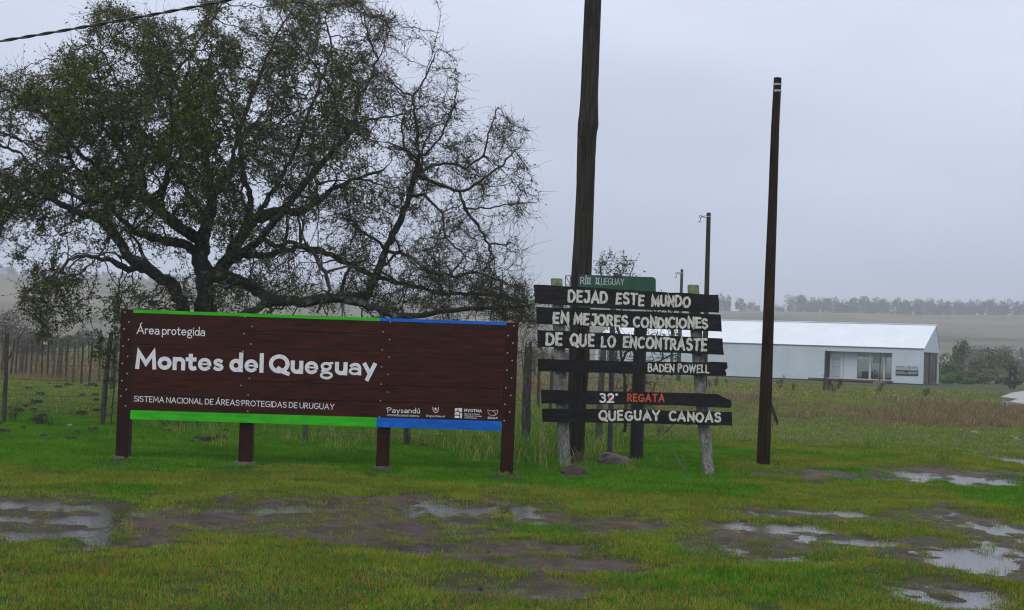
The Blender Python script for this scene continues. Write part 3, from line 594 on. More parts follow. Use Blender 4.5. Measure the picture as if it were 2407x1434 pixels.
# screws
def dome_mesh(r, name, mat):
    mb = MB(); k = 8; v = []
    for (rr_, z_) in ((1, 0), (.75, .45), (.25, .62)): v += [(r * rr_ * math.cos(a), -r * z_, r * rr_ * math.sin(a)) for a in np.linspace(0, 6.283, k, endpoint=False)]
    mb.add(v, [(i * k + j, i * k + (j + 1) % k, (i + 1) * k + (j + 1) % k, (i + 1) * k + j) for i in range(2) for j in range(k)] + [tuple(range(2 * k, 3 * k))])
    o = mb.build(name, mat, link=False); return o.data
M_screw = M('screw_head', (.55, .56, .55), rough=.35, metal=.5); M_screwb = M('brass_screw_head', (.60, .45, .22), rough=.35, metal=.5)
dmS = dome_mesh(.010, 'screw', M_screw); dmB = dome_mesh(.010, 'screw', M_screwb)
z7 = lambda x_, y_: (240 + x_ / 3.336, 700 + y_ / 3.336); z8 = lambda x_, y_: (780 + x_ / 3.415, 720 + y_ / 3.415)
scr = [(*z7(*q), .0765, dmS) for q in [(178, 113), (210, 190), (172, 245), (207, 328), (165, 380), (200, 460), (158, 515), (195, 594), (155, 650), (190, 718), (147, 772), (184, 847)]]
scr += [(*z7(*q), .0668, dmB) for q in [(1123, 148), (1176, 226), (1114, 282), (1167, 363), (1105, 420), (1097, 557), (1155, 632), (1090, 687), (1146, 763), (1083, 815), (1142, 890)]]
scr += [(*z8(*q), .0668, dmB) for q in [(470, 127), (411, 205), (463, 267), (404, 350), (461, 409), (399, 486), (452, 547), (394, 626), (447, 688), (390, 758), (441, 820), (383, 890)]]
scr += [(*z8(*q), .0765, dmS) for q in [(1460, 158), (1416, 235), (1454, 296), (1410, 375), (1448, 436), (1405, 513), (1442, 575), (1397, 655), (1436, 715), (1390, 787), (1428, 848), (1384, 918)]]
for (a, b_, dp, mm) in scr:
    o = bpy.data.objects.new('screw', mm); COL.objects.link(o); o.parent = sg; o.location = P(a, b_, YS - dp) - ORG[sg.name]

# ================================================================ THE BLACK PLANK SIGN
bY = lambda px: 21.35 - (px - 1300) / 390 * .55
q5 = lambda x_, y_: (1220 + x_ / 2.607, 600 + y_ / 2.607)
_bo = P(1495, 850, bY(1495)); _bn = np.array([.55, 2.29, 0]); _bn /= np.linalg.norm(_bn)
def onb(px, py, lift=0.0): return PL(px, py, _bo - _bn * (.105 + lift), _bn)
bs = thing('plank_sign', 'two peeling white posts carrying six black planks with hand painted white words', 'sign', G(1495, 1110))
planks = [[(90, 180), (400, 196), (800, 222), (1222, 243), (1226, 300), (1225, 352), (1195, 350), (600, 325), (98, 295)],
          [(105, 315), (500, 333), (1235, 363), (1240, 410), (1243, 468), (700, 444), (108, 420)],
          [(112, 458), (600, 480), (1247, 510), (1250, 560), (1256, 611), (600, 584), (150, 562), (125, 568), (115, 560)],
          [(115, 635), (700, 650), (1150, 656), (1180, 652), (1274, 656), (1279, 690), (1262, 706), (1272, 722), (1268, 738), (1150, 738), (118, 712)],
          [(133, 825), (600, 836), (1215, 850), (1235, 862), (1300, 890), (1303, 930), (1290, 936), (1200, 933), (1050, 925), (900, 918), (138, 908)],
          [(140, 940), (700, 945), (1303, 960), (1306, 1000), (1306, 1045), (700, 1030), (143, 1020)]]
rs = np.random.RandomState(21)
for pl in planks:
    # roughen the long edges of each plank
    out_ = []
    for a, b_ in zip(pl, pl[1:] + pl[:1]):
        n = max(1, int(math.hypot(b_[0] - a[0], b_[1] - a[1]) / 55))
        for i in range(n):
            out_.append((a[0] + (b_[0] - a[0]) * i / n, a[1] + (b_[1] - a[1]) * i / n + (rs.uniform(-2.2, 2.2) if i else 0)))
    pts = [onb(*q5(*q)) for q in out_][::-1]
    MB().prism(pts, (0, .032, 0)).build('plank', M_black, bs)
def sqpost(name, px, side, mat, parent, top=None):
    """square post along a px centre line (x, y, width px, depth Y)"""
    rings = []
    for (x_, y_, w_, Y_) in px:
        c_ = P(x_, y_, Y_); hw = w_ * Y_ / F / 2; rings += [c_ + [-hw, -.0, 0], c_ + [hw, 0, 0], c_ + [hw, 2 * hw * side, 0], c_ + [-hw, 2 * hw * side, 0]]
    k = len(px); f = [(3, 2, 1, 0), tuple(range(4 * k - 4, 4 * k))]
    for i in range(k - 1):
        for j in range(4): f.append((4 * i + j, 4 * i + (j + 1) % 4, 4 * i + 4 + (j + 1) % 4, 4 * i + 4 + j))
    return bevel(MB().add(rings, f).build(name, mat, parent), .012)
Yl, Yr = 21.28, 20.86
sqpost('post', [(1329.5, 1108, 27, Yl), (1326, 1050, 27, Yl), (1321, 940, 28, Yl), (1316, 830, 27, Yl), (1312, 715, 27, Yl)], .8, M_peel, bs)
sqpost('post', [(1668.5, 1130, 24.5, Yr), (1661, 1050, 26, Yr), (1654, 990, 27, Yr), (1645, 880, 26, Yr), (1635, 740, 26, Yr)], .8, M_peel, bs)
sqpost('post_top', [(1312, 715, 27.4, Yl), (1310, 690, 27.4, Yl), (1308.5, 654, 27, Yl)], .8, M_mossy, bs)
sqpost('post_top', [(1635, 740, 26.4, Yr), (1632, 700, 26.4, Yr), (1630.5, 669, 25, Yr)], .8, M_mossy, bs)
def words(lst, mat, st=.20):
    for (s_, x0, y0, x1, y1, h_) in lst: mb = MB(); text(mb, s_, q5(x0, y0), q5(x1, y1), h_ / 2.607, st, onb, rnd=True, wob=.24, gap=.12, jit=.08).build('lettering', mat, bs)
words([('DEJAD', 300, 291, 543, 299, 82), ('ESTE', 592, 304, 765, 313, 78), ('MUNDO', 810, 318, 1050, 325, 78)], M_chalk, .235)
words([('EN', 205, 421, 303, 425, 80), ('MEJORES', 333, 428, 668, 444, 82), ('CONDICIONES', 698, 447, 1158, 455, 76)], M_chalk, .235)
words([('DE', 163, 554, 268, 558, 84), ('QUE', 308, 559, 460, 565, 84), ('LO', 500, 565, 590, 569, 76), ('ENCONTRASTE', 638, 570, 1150, 592, 82)], M_chalk, .235)
words([('BADEN', 788, 717, 952, 720, 56), ('POWELL', 974, 720, 1165, 724, 55)], M_chalk, .2)
words([('QUEGUAY', 488, 1018, 866, 1014, 66), ('CANOAS', 918, 1021, 1240, 1028, 66)], M_chalk, .23)
mb = MB(); text(mb, '0', q5(545, 894), q5(583, 894), 46 / 2.607, .22, onb, rnd=True); text(mb, 'REGATA', q5(662, 899), q5(892, 902), 52 / 2.607, .2, onb, rnd=True, wob=.14, jit=.04); mb.build('lettering', M_orange, bs)
mb = MB(); onb2 = lambda a, b_, l=0.0: onb(a, b_, l + .0016)
text(mb, '32', q5(492, 905), q5(584, 905), 60 / 2.607, .19, onb2, rnd=True, wob=.08, gap=.1); text(mb, '°', q5(589, 905), q5(607, 905), 60 / 2.607, .12, onb2, rnd=True); mb.build('lettering', M_white, bs)

# charred thick post behind the planks
c_ = G(1496, 1085)
o = thing('charred_post', 'thick blackened post standing behind the black plank sign', 'post', c_)
def rough_tube(px, sides=12, amp=.05, seed=0, ext=None):
    rs1 = np.random.RandomState(seed); pts = []; rad = []
    for (x_, y_, w_, Y_) in px: pts.append(P(x_, y_, Y_)); rad.append(w_ * Y_ / F / 2)
    pts = np.array(pts); rad = np.array(rad)
    # resample
    tt = np.linspace(0, len(pts) - 1, (len(pts) - 1) * 5 + 1); i = np.minimum(tt.astype(int), len(pts) - 2); fr = (tt - i)[:, None]
    pts2 = pts[i] * (1 - fr) + pts[i + 1] * fr; rad2 = rad[i] * (1 - fr[:, 0]) + rad[i + 1] * fr[:, 0]
    prof = 1 + rs1.uniform(-amp, amp, sides)[None, :] + rs1.uniform(-amp, amp, (len(tt), sides)) * .35
    return MB().tube(pts2, rad2, sides, prof=prof)
rough_tube([(1496, 1092, 33, c_[1]), (1500, 950, 32, c_[1]), (1505, 800, 31, c_[1]), (1508, 732, 31, c_[1])], seed=3).build('post', M_char, o)
# guy wire from the charred post to the turf
gw = MB(); a = P(1506, 925, c_[1] - .12); b_ = G(1625, 1127); pts = [a + (b_ - a) * s_ + np.array([0, 0, -.05 * math.sin(math.pi * s_)]) for s_ in np.linspace(0, 1, 12)]
gw.tube(pts, .009, 6); gw.tube([pts[-2] * .4 + pts[-1] * .6, pts[-1] + (pts[-1] - pts[-2]) * .2], .015, 6)
tag(gw.build('guy_wire', M_wire, origin=b_), 'slanting twisted wire stay from the charred post down to the turf', 'wire')
# green road sign on a steel post
gY = 22.3
gs = thing('river_name_sign', 'green rounded sign reading Río Queguay on a dark steel post', 'sign', G(1433, 1088))
def rrect(x0, y0, x1, y1, r, slope, place):
    pts = []
    for (cx_, cy2, a0) in ((x1 - r, y0 + r, 90), (x0 + r, y0 + r, 180), (x0 + r, y1 - r, 270), (x1 - r, y1 - r, 0)):
        for a in np.linspace(a0, a0 + 90, 6) if a0 != 90 else np.linspace(0, 90, 6): pass
    for (cx_, cy2, a0) in ((x1 - r, y0 + r, 0), (x0 + r, y0 + r, 90), (x0 + r, y1 - r, 180), (x1 - r, y1 - r, 270)):
        for a in np.linspace(a0, a0 + 90, 6): xx = cx_ + r * math.cos(math.radians(a)); yy = cy2 - r * math.sin(math.radians(a)); pts.append(place(xx, yy + (xx - x0) * slope))
    return pts
MB().prism(rrect(1358.8, 645.5, 1541.6, 723, 8, .034, lambda a, b_: P(a, b_, gY))[::-1], (0, .006, 0)).build('sign_plate', M_plate, gs)
gs2 = lambda a, b_, l=0.0: P(a, b_, gY - .001 - l)
z5 = lambda x_, y_: (1230 + x_ / 5.976, 620 + y_ / 5.976)
GL['ö'] = (.55, [[(0, 0), (.1, .12), (.45, .12), (.55, 0)], [(0, 1), (.1, .88), (.45, .88), (.55, 1)], [(.1, .1), (.1, .9)], [(.45, .1), (.45, .9)]])
text(MB(), 'RÍö', z5(800, 290), z5(948, 294), 17.5, .13, gs2, gap=.10).build('lettering', M_signwhite, gs)
mb = text(MB(), 'ö', z5(1010, 294), z5(1068, 297), 17.5, .13, gs2); text(mb, 'UEGUAY', z5(1090, 296), z5(1415, 306), 16.5, .11, gs2, gap=.12)
v, f = ribbon([np.array(z5(1045, 262)), np.array(z5(1085, 300))], 1.6, False); mb.add([gs2(a[0], a[1], .002) for a in v], f); mb.build('lettering', M_signwhite, gs)
text(MB(), 'PAYSANDU', (1402, 688.5), (1450, 690), 10, .13, gs2, gap=.12).build('lettering', M_signwhite, gs)
MB().tube([P(1433, 1092, gY + .05), P(1437, 900, gY + .05), P(1441, 700, gY + .04), P(1448, 645, gY + .04)], .040, 10).build('post', M_darksteel, gs)
MB().box(P(1448, 646, gY - .012), (.075, .03, .05)).build('bracket', M_wire, gs)
# galvanised lattice mast between the post and the pole
gm = thing('lattice_mast', 'thin galvanised lattice mast half hidden behind the left white post', 'mast', G(1331, 1075))
ym = G(1331, 1075)[1]; mb = MB(); mb.tube([P(1325, 1078, ym), P(1329.5, 648, ym)], .008, 5); mb.tube([P(1336, 1078, ym), P(1340.5, 648, ym)], .008, 5); mb.build('rail', M_steel, gm)
mb = MB(); k = 0
for y_ in np.arange(648, 1060, 22): mb.tube([P(1329.5 - (y_ - 648) * .0105, y_, ym), P(1340.5 - (y_ - 648) * .0105, y_ + 22, ym)], .006, 4); mb.tube([P(1329.5 - (y_ - 648) * .0105, y_, ym), P(1340.5 - (y_ - 648) * .0105, y_, ym)], .006, 4)
mb.build('bracing', M_steel, gm)

# ================================================================ POLES AND CABLE
pY = 22.6
up = thing('utility_pole', 'tall weathered wooden pole with a knot, rising out of the picture behind the plank sign', 'pole', P(1351, 1088, pY))
rough_tube([(1351, 1095, 43, pY), (1356, 945, 44, pY), (1362, 842, 49, pY), (1363, 784, 46, pY), (1366, 657, 48.5, pY), (1372, 543, 45, pY), (1376, 440, 43, pY), (1378, 368, 44.3, pY), (1380, 315, 46, pY), (1382.5, 292, 49.5, pY), (1384, 262, 45, pY), (1385, 230, 42, pY), (1389, 120, 41, pY), (1394, 0, 40, pY), (1401, -185, 37, pY)], 16, .025, 4).build('shaft', M_pole, up, smooth=True)
k1 = MB(); c_ = P(1365.5, 317, pY - .148); k1.tube([c_, c_ + [0, -.015, -.002]], [.036, .026], 9); k1.build('knot', M_char, up)
rp = thing('bare_pole', 'dark slender bare pole with two steel bands near its top, right of the plank sign', 'pole', P(1793, 1092, 23.35))
rough_tube([(1793.5, 1100, 32.5, 23.35), (1799, 950, 30, 23.35), (1808, 700, 25.5, 23.35), (1816, 480, 22, 23.35), (1822, 300, 20, 23.35), (1828, 183, 18.5, 23.35)], 9, .03, 5).build('shaft', M_pole2, rp)
for (y_, w_) in ((199, .4), (214, 1)):
    MB().tube([P(1827.3, y_ - 2, 23.35), P(1827.2, y_ + 2, 23.35)], .0655, 12).build('steel_band', M_band, rp)
    MB().box(P(1823, y_ - 1, 23.35 - .07), (.025, .03, .035)).build('clamp', M_band, rp)
# far poles, receding
def far_pole(bx_, top, w0, w1, D, lab, hook=True, mat=M_pole2):
    b_ = P(bx_, hor(bx_) + 1.6 * F / D, D); o = thing('power_pole', lab, 'pole', b_, 'power poles receding across the field')
    rough_tube([(bx_, hor(bx_) + 1.6 * F / D + 2, w0, D), (top[0], top[1], w1, D)], 9, .03, int(bx_)).build('shaft', mat, o)
    if hook:
        s = D / F
        MB().tube([P(top[0] - .05, top[1] + 8, D), P(top[0] - .1, top[1] + 10, D)], w1 * s * .56, 10).build('steel_band', M_band, o)
        a = P(top[0] - w1 * .4, top[1] + 7, D); b2 = P(top[0] - w1 * .4, top[1] + 13, D); t_ = P(top[0] - 17 * w1 / 10, top[1] + 9, D)
        mb = MB(); mb.tube([a, t_], .018, 5); mb.tube([b2, t_], .018, 5); ring = [t_ + np.array([-.05 + .06 * math.cos(q), 0, .06 * math.sin(q)]) for q in np.linspace(0, 6.283, 11)]; mb.tube(ring, .014, 4, cap=False)
        mb.tube([t_ + [-.05, 0, -.05], t_ + [-.06, 0, -.22], t_ + [-.09, 0, -.27]], .018, 5); mb.tube([t_ + [-.16, 0, -.25], t_ + [-.06, 0, -.30], t_ + [.0, 0, -.25]], .014, 5)
        mb.build('cable_hook', M_wire, o)
far_pole(1655, (1666, 500), 14, 10, 76, 'second tallest power pole, with a hook at its top, behind the right white post')
far_pole(1594, (1603, 633), 11, 6.5, 98, 'shorter power pole with a small hook, left of the taller hooked one', True, M_post)
far_pole(1578, (1582, 722), 8, 5.5, 128, 'thin distant pole just left of the shorter hooked pole', False, M_post)
far_pole(1566, (1569, 776), 7, 5.5, 150, 'thin distant pole seen between the planks, second from the left', False, M_post)
far_pole(1554, (1556, 786), 6, 5, 165, 'thinnest and leftmost of the distant poles seen between the planks', False, M_post)
# twisted cable to the pole top, and the next pole out of frame to the left
cb = thing('twisted_cable', 'black twisted power cable sagging across the upper left sky', 'cable', P(1400, -180, pY))
xs = np.linspace(-1500, 1398, 420); cen = np.array([P(x_, 97 - .165 * x_ - .0000265 * x_ * x_, pY) for x_ in xs])
for ph in (0, math.pi):
    an = xs * .075 + ph; off = np.stack([np.zeros_like(an), np.cos(an), np.sin(an)], -1) * .013
    MB().tube(cen + off, .013, 6).build('strand', M_cable, cb, smooth=True)
e_ = cen[0]; lp = thing('utility_pole', 'wooden pole left of the picture that carries the twisted cable', 'pole', (e_[0], e_[1], 0))
MB().tube([(e_[0], e_[1] + .15, -.1), (e_[0] + .1, e_[1] + .15, e_[2] + .4)], [.15, .11], 12).build('shaft', M_pole, lp)

# ================================================================ ROCKS
def rock(name, px, py, wpx, hpx, mat, label, seed, dpt=.6, cat='rock', group=None):
    c_ = G(px, py); s = c_[1] / F; rs1 = np.random.RandomState(seed); nu, nv_ = 18, 10; v = []; w = wpx * s / 2; h_ = hpx * s
    nx, ny, nz_ = rs1.uniform(0, 50, 3); z0 = hz(c_[0], c_[1])
    for i in range(nv_ + 1):
        ph = math.pi * i / nv_
        for j in range(nu):
            th = 2 * math.pi * j / nu; d = np.array([math.sin(ph) * math.cos(th), math.sin(ph) * math.sin(th), math.cos(ph)])
            k = 1 + 1.0 * (float(fbm(np.array([d[0] * 1.3 + nx + d[2]]), np.array([d[1] * 1.3 + ny - d[2]]), 3)[0]) - .5)
            k *= 1 + .10 * math.sin(3 * th + nx) * math.sin(ph)
            d = d * k; zz = d[2] * h_ * (.95 if d[2] > 0 else .3)
            v.append((c_[0] + d[0] * w, c_[1] + w * dpt + d[1] * w * dpt, z0 + zz))
    f = [(i * nu + j, i * nu + (j + 1) % nu, (i + 1) * nu + (j + 1) % nu, (i + 1) * nu + j)[::-1] for i in range(nv_) for j in range(nu)]
    o = MB().add(v, f).build(name, mat, origin=(c_[0], c_[1], z0)); tag(o, label, cat, group); return o
rock('rock', 1345, 1122, 66, 30, M_rock1, 'dark brown boulder in the grass at the foot of the left white post', 3)
rock('rock', 1358, 1096, 36, 32, M_rock2, 'reddish boulder tucked behind the left white post', 5, .4)
rock('rock', 1447, 1098, 78, 34, M_rock3, 'mauve boulder at the foot of the green sign post', 8)
for i, (px, py, w, h, l, mt) in enumerate([(2293, 1021, 20, 7, 'pale flat stone in the right field, farthest of the pale stones', M_stone), (2391, 1036, 14, 6, 'pale stone at the right edge beside the thin puddle', M_stone), (1830, 1100, 16, 7, 'small brown stone beside the foot of the bare pole', M_rock1),
      (2112, 1250, 18, 8, 'dark stone with a pale tip in the wet grass on the right', M_rock1), (2146, 1308, 26, 7, 'flat grey stone lying by the lower right puddles', M_stone), (1134, 1356, 24, 10, 'round brown stone in the centre foreground mud', M_rock2),
      (1128, 1392, 14, 13, 'small dark stone nearest the camera in the foreground grass', M_rock1), (366, 1039, 24, 8, 'brown stone in the grass under the left of the brown sign', M_rock2), (160, 1007, 18, 8, 'grey stone between the two near fence posts on the left', M_stone),
      (1243, 1093, 12, 4, 'tiny white pebble in grass right of the brown sign', M_stone), (528, 1122, 56, 4, 'flat earthy patch stone below the second sign post', M_rock1), (970, 1125, 46, 4, 'flat earthy stone right of the third sign post', M_rock1)]):
    rock('stone', px, py, w, h, mt, l, 30 + i, .7, 'stone', 'stones lying in the grass')
# weathered board stake behind the bare pole
b_ = G(1829, 1001); t_ = P(1807, 935, b_[1] - .1)
o = MB().prism([b_ + [-.04, 0, 0], b_ + [.04, 0, 0], t_ + [.04, 0, 0], t_ + [-.04, 0, 0]], (0, .04, 0)).build('board_stake', M_pole, origin=b_); tag(o, 'grey board offcut leaning out of the grass right of the bare pole', 'board')

# ================================================================ FENCES
nf = thing('wire_fence', 'old barbed wire fence of leaning lichen covered posts running behind the signs', 'fence', G(250, 1010))
nfp = []
for i, (bx_, by_, tx_, ty_, w_, mt) in enumerate([(8, 997, 17, 782, 10, M_post), (240, 1007, 262, 783, 12, M_post), (460, 1013, 468, 800, 12, M_postg), (718, 1045, 722, 815, 13, M_postg), (956, 1054, 962, 822, 14, M_post), (1236, 1066, 1243, 815, 21, M_post), (1406, 1048, 1419, 822, 15, M_postg)]):
    D = G(bx_, by_)[1]; mx_ = (bx_ + tx_) / 2 + random.uniform(-3, 3)
    rough_tube([(bx_, by_ + 6, w_ * 1.05, D), (mx_, (by_ + ty_) / 2, w_, D), (tx_, ty_, w_ * .85, D)], 10, .10, i).build('post', mt, nf)
    nfp.append((bx_, by_, tx_, ty_, D))
# forked stub on the stout post
rough_tube([(1245, 870, 9, nfp[5][4]), (1247, 803, 7, nfp[5][4])], 8, .08, 77).build('stub', M_post, nf)
order = nfp
def barb(mb, a, b_, sag, r=.003, step=.13):
    n = 14; L_ = np.linalg.norm(b_ - a); pts = np.array([a + (b_ - a) * s_ - np.array([0, 0, sag * 4 * s_ * (1 - s_)]) for s_ in np.linspace(0, 1, n)]); mb.tube(pts, r, 4, cap=False)
    for s_ in np.arange(step, L_, step):
        c_ = a + (b_ - a) * s_ / L_ - np.array([0, 0, sag * 4 * (s_ / L_) * (1 - s_ / L_)]); d = np.array([random.uniform(-.4, .4), random.uniform(-.5, .5), 1]) * .016; mb.tube([c_ - d, c_ + d], r * .8, 3, cap=False)
for fr in (.16, .34, .50, .66, .82, .95):
    mb = MB()
    prev = P(-220, 995 + (780 - 995) * fr, 27.6)
    for (bx_, by_, tx_, ty_, D) in order:
        c_ = P(bx_ + (tx_ - bx_) * fr, by_ + (ty_ - by_) * fr, D - .06); barb(mb, prev, c_, random.uniform(.01, .05)); prev = c_
    c_ = P(1560, 1030 - 200 * fr, 31); barb(mb, prev, c_, .02)
    mb.build('barbed_wire', M_wire, nf)
# field fence going away to the right of the stout post
bf = thing('back_fence', 'farther fence of thin green posts seen between the planks', 'fence', G(1291, 1003))
for i, (bx_, by_, tx_, ty_, w_, mt) in enumerate([(1291, 1003, 1300, 838, 10, M_postg), (1510, 985, 1514, 850, 8, M_postg), (1264, 975, 1268, 852, 8, M_post), (1345, 985, 1350, 845, 8, M_postg)]):
    D = G(bx_, by_)[1]; rough_tube([(bx_, by_ + 4, w_, D), (tx_, ty_, w_ * .85, D)], 9, .10, 40 + i).build('post', mt, bf)
for z_ in (.35, .7, 1.05):
    a = G(1240, 975); b_ = G(1530, 985); mb = MB(); barb(mb, a + [0, 0, z_], b_ + [0, 0, z_], .03, .004, .3); mb.build('barbed_wire', M_wire, bf)
# corral fence on the left
cf = thing('corral_fence', 'close set picket and wire fence receding across the left field', 'fence', G(140, 890))
z8b = lambda x_, y_: (x_ / 4.347, 700 + y_ / 4.347)
cor = [(15, 780, 40, 445, 5), (105, 790, 145, 440, 5), (155, 800, 182, 445, 4.5), (208, 785, 240, 430, 11), (258, 790, 282, 445, 5), (315, 800, 332, 440, 5), (365, 805, 385, 450, 5), (428, 820, 438, 435, 5), (480, 825, 500, 440, 5), (535, 830, 568, 430, 5), (597, 835, 635, 423, 12.5),
       (668, 850, 700, 435, 5), (745, 868, 772, 445, 5), (828, 888, 852, 450, 5), (908, 898, 943, 450, 5), (1006, 860, 1035, 455, 5), (1150, 948, 1185, 462, 12), (-60, 775, -30, 440, 5), (-120, 765, -95, 438, 9), (-180, 760, -160, 440, 5), (1085, 930, 1110, 455, 5)]
for i, (bx_, by_, tx_, ty_, w_) in enumerate(cor):
    b_ = z8b(bx_, by_); t_ = z8b(tx_, ty_); D = G(*b_)[1]; rough_tube([(b_[0], b_[1] + 2, w_ * 1.1, D), ((b_[0] + t_[0]) / 2 + random.uniform(-.6, .6), (b_[1] + t_[1]) / 2, w_, D), (*t_, w_ * .9, D)], 7, .1, 60 + i).build('picket' if w_ < 8 else 'post', M_postg if (i % 3 == 0 or w_ > 8) else M_post, cf)
for fr in (.12, .4, .62, .85):
    mb = MB(); a = G(*z8b(-180, 760)); b_ = G(*z8b(1150, 948)); c_ = G(*z8b(535, 830)); hh = 1.42
    barb(mb, a + [0, -.06, hh * fr], c_ + [0, -.06, hh * fr], .03, .006, 5); barb(mb, c_ + [0, -.06, hh * fr], b_ + [0, -.06, hh * fr], .03, .006, 5); mb.build('wire', M_wire, cf)
rows2 = thing('rear_fence', 'fainter second row of pickets behind the corral fence', 'fence', G(150, 862))
for i, x_ in enumerate([90, 122, 154, 184, 208, 232]):
    D = 78; rough_tube([(x_, hor(x_) + 1.6 * F / D + 1, 3.4, D), (x_ + 1.5, hor(x_) + 1.6 * F / D - 62, 3, D)], 6, .1, 90 + i).build('picket', M_post, rows2)
D = 70; c_ = P(107, 805, 57.0); o = MB().box(c_, (.13, .02, .16)).build('paper_tag', M_signwhite, origin=c_); tag(o, 'small pale tag hanging on the top wire of the corral fence', 'tag')

# ================================================================ BUILDING
u = np.array([.88, -.475, 0]); u /= np.linalg.norm(u); v_ = np.array([-u[1], u[0], 0.0]); zU = np.array([0, 0, 1.0])
C0 = G(2169, 906); C0[2] = 0
LEN, WID, RV = 31.0, 6.0, 4.3
ZE = 1.6 + (hor(2170) - 820) * C0[1] / F; ZR = 1.6 + (hor(2200) - 765) * (C0[1] + 3.8) / F
bd = thing('visitor_centre', 'long pale corrugated metal building with a white gabled roof and a recessed glass entrance', 'building', C0)
# local frame: x along the wall (0 at the right corner, negative to the left), y into the building
def BP(x_, y_, z_): return C0 + u * x_ + v_ * y_ + zU * z_
def wallpx(px, py): # px on the front wall -> local x, z
    q = PL(px, py, C0, v_); d = q - C0; return d @ u, q[2]
def bbox(x0, x1, y0, y1, z0, z1, mb=None):
    mb = mb or MB(); return mb.hexa([BP(x0, y0, z0), BP(x1, y0, z0), BP(x1, y1, z0), BP(x0, y1, z0), BP(x0, y0, z1), BP(x1, y0, z1), BP(x1, y1, z1), BP(x0, y1, z1)])
def bobj(mb, name, mat, parent=bd):
    """building parts keep the wall's own axes so that sheeting runs true"""
    me = bpy.data.meshes.new(name); vv = np.vstack(mb.v) - C0; loc = np.stack([vv @ u, vv @ v_, vv[:, 2]], -1)
    me.from_pydata(loc.tolist(), [], mb.f); me.materials.append(mat); o = bpy.data.objects.new(name, me); COL.objects.link(o); o.parent = parent; ORG[o.name] = C0; return o
bd.rotation_euler = (0, 0, math.atan2(u[1], u[0]))
oxl, _ = wallpx(1937.5, 860); oxr, _ = wallpx(2096.8, 860); _, ozt = wallpx(2016, 827.5); ozb = .28
T = .12
wL = 0
# front wall round the opening, in sheets
xw0, _ = wallpx(1399, 840); xw1, _ = wallpx(1452, 840); _, wz1 = wallpx(1425, 822); _, wz0 = wallpx(1425, 851)
mb = MB(); bbox(-LEN, xw0, 0, T, .12, ozt, mb); bbox(xw1, oxl, 0, T, .12, ozt, mb); bbox(xw0, xw1, 0, T, .12, wz0, mb); bbox(xw0, xw1, 0, T, wz1, ozt, mb); bbox(oxr, -.02, 0, T, .12, ozt, mb)
bobj(mb, 'front_wall', M_wall)
mb = MB(); bbox(-LEN, -.02, -.004, T, ozt + .01, ZE, mb); bobj(mb, 'fascia', M_wall)
# sheet joints standing proud
for x_ in np.arange(-LEN + 2.0, -.5, 2.4):
    if oxl - .2 < x_ < oxr + .2 or xw0 - .1 < x_ < xw1 + .1: continue
    bobj(bbox(x_, x_ + .03, -.012, -.001, .12, ozt), 'sheet_joint', M_wall)
bobj(bbox(-LEN, 0, .05, WID - .05, -.05, .11), 'plinth', M_darkbrown)
# window of the left end
wn = bobj(bbox(xw0, xw1, .04, .06, wz0, wz1), 'window', M_gm); mb = MB()
for x_ in np.linspace(xw0, xw1, 5): bbox(x_ - .03, x_ + .03, .0, .1, wz0, wz1, mb)
for z_ in np.linspace(wz0, wz1, 3): bbox(xw0, xw1, .005, .09, z_ - .035, z_ + .035, mb)
fo = bobj(mb, 'window_frame', M_trim, wn)
# back wall with glazing facing the entrance
mb = MB(); y0, y1 = WID - T, WID
gl0, gl1 = oxl - .5, oxr + 1.0
bbox(-LEN, gl0, y0, y1, .1, ZE, mb); bbox(gl1, -.02, y0, y1, .1, ZE, mb); bbox(gl0, gl1, y0, y1, .1, .45, mb); bbox(gl0, gl1, y0, y1, 2.35, ZE, mb); bobj(mb, 'back_wall', M_wall)
bobj(bbox(gl0, gl1, WID - .07, WID - .06, .45, 2.35), 'rear_glazing', M_gm)
# roof
def roofpan(ya, za, yb, zb, th, name, x0=-LEN - .06, x1=.06):
    mb = MB(); mb.hexa([BP(x0, ya, za), BP(x1, ya, za), BP(x1, yb, zb), BP(x0, yb, zb), BP(x0, ya, za + th), BP(x1, ya, za + th), BP(x1, yb, zb + th), BP(x0, yb, zb + th)]); return bobj(mb, name, M_roof)
nsh = 26; w_ = (LEN + .12) / nsh
for i in range(nsh):
    x0 = -LEN - .06 + i * w_; roofpan(-.06, ZE - .02, RV, ZR - .04, .06, 'roof_sheet', x0 + .001, x0 + w_ - .001)
roofpan(RV + .01, ZR - .04, WID + .06, ZE - .02, .06, 'rear_roof')
bobj(bbox(-LEN - .08, .08, RV - .1, RV + .1, ZR + .03, ZR + .09), 'ridge_cap', M_roof)
bobj(bbox(-LEN - .06, .05, -.075, -.062, ZE - .05, ZE + .03), 'gutter', M_steel)
# gable ends
zc = wallpx(2169, 822)[1]
def gable(x0, x1, z0, name):
    za = z0; poly = [BP(x0, 0, za), BP(x0, WID, za), BP(x0, WID, ZE - .04), BP(x0, RV, ZR - .06), BP(x0, 0, ZE - .04)]
    return bobj(MB().prism(poly, u * (x1 - x0)), name, M_wall)
gable(-LEN, -LEN + .1, .12, 'left_gable'); gable(-.018, 0, ZE - .28, 'right_gable')
mb = MB(); bbox(-.12, -.001, T + .003, .2, .125, ZE - .30, mb); bbox(-.12, -.001, WID - .3, WID - T - .003, .12, ZE - .30, mb); bobj(mb, 'gable_jamb', M_wall)
mb = MB(); bbox(-.20, -.12, .15, WID * .62, .12, ZE - .29, mb); bbox(-.20, -.12, WID * .9, WID - .15, .12, ZE - .29, mb); bbox(-.20, -.12, WID * .62, WID * .9, .12, .45, mb); bbox(-.20, -.12, WID * .62, WID * .9, 2.5, ZE - .29, mb); bobj(mb, 'gable_panel', M_brownpanel)
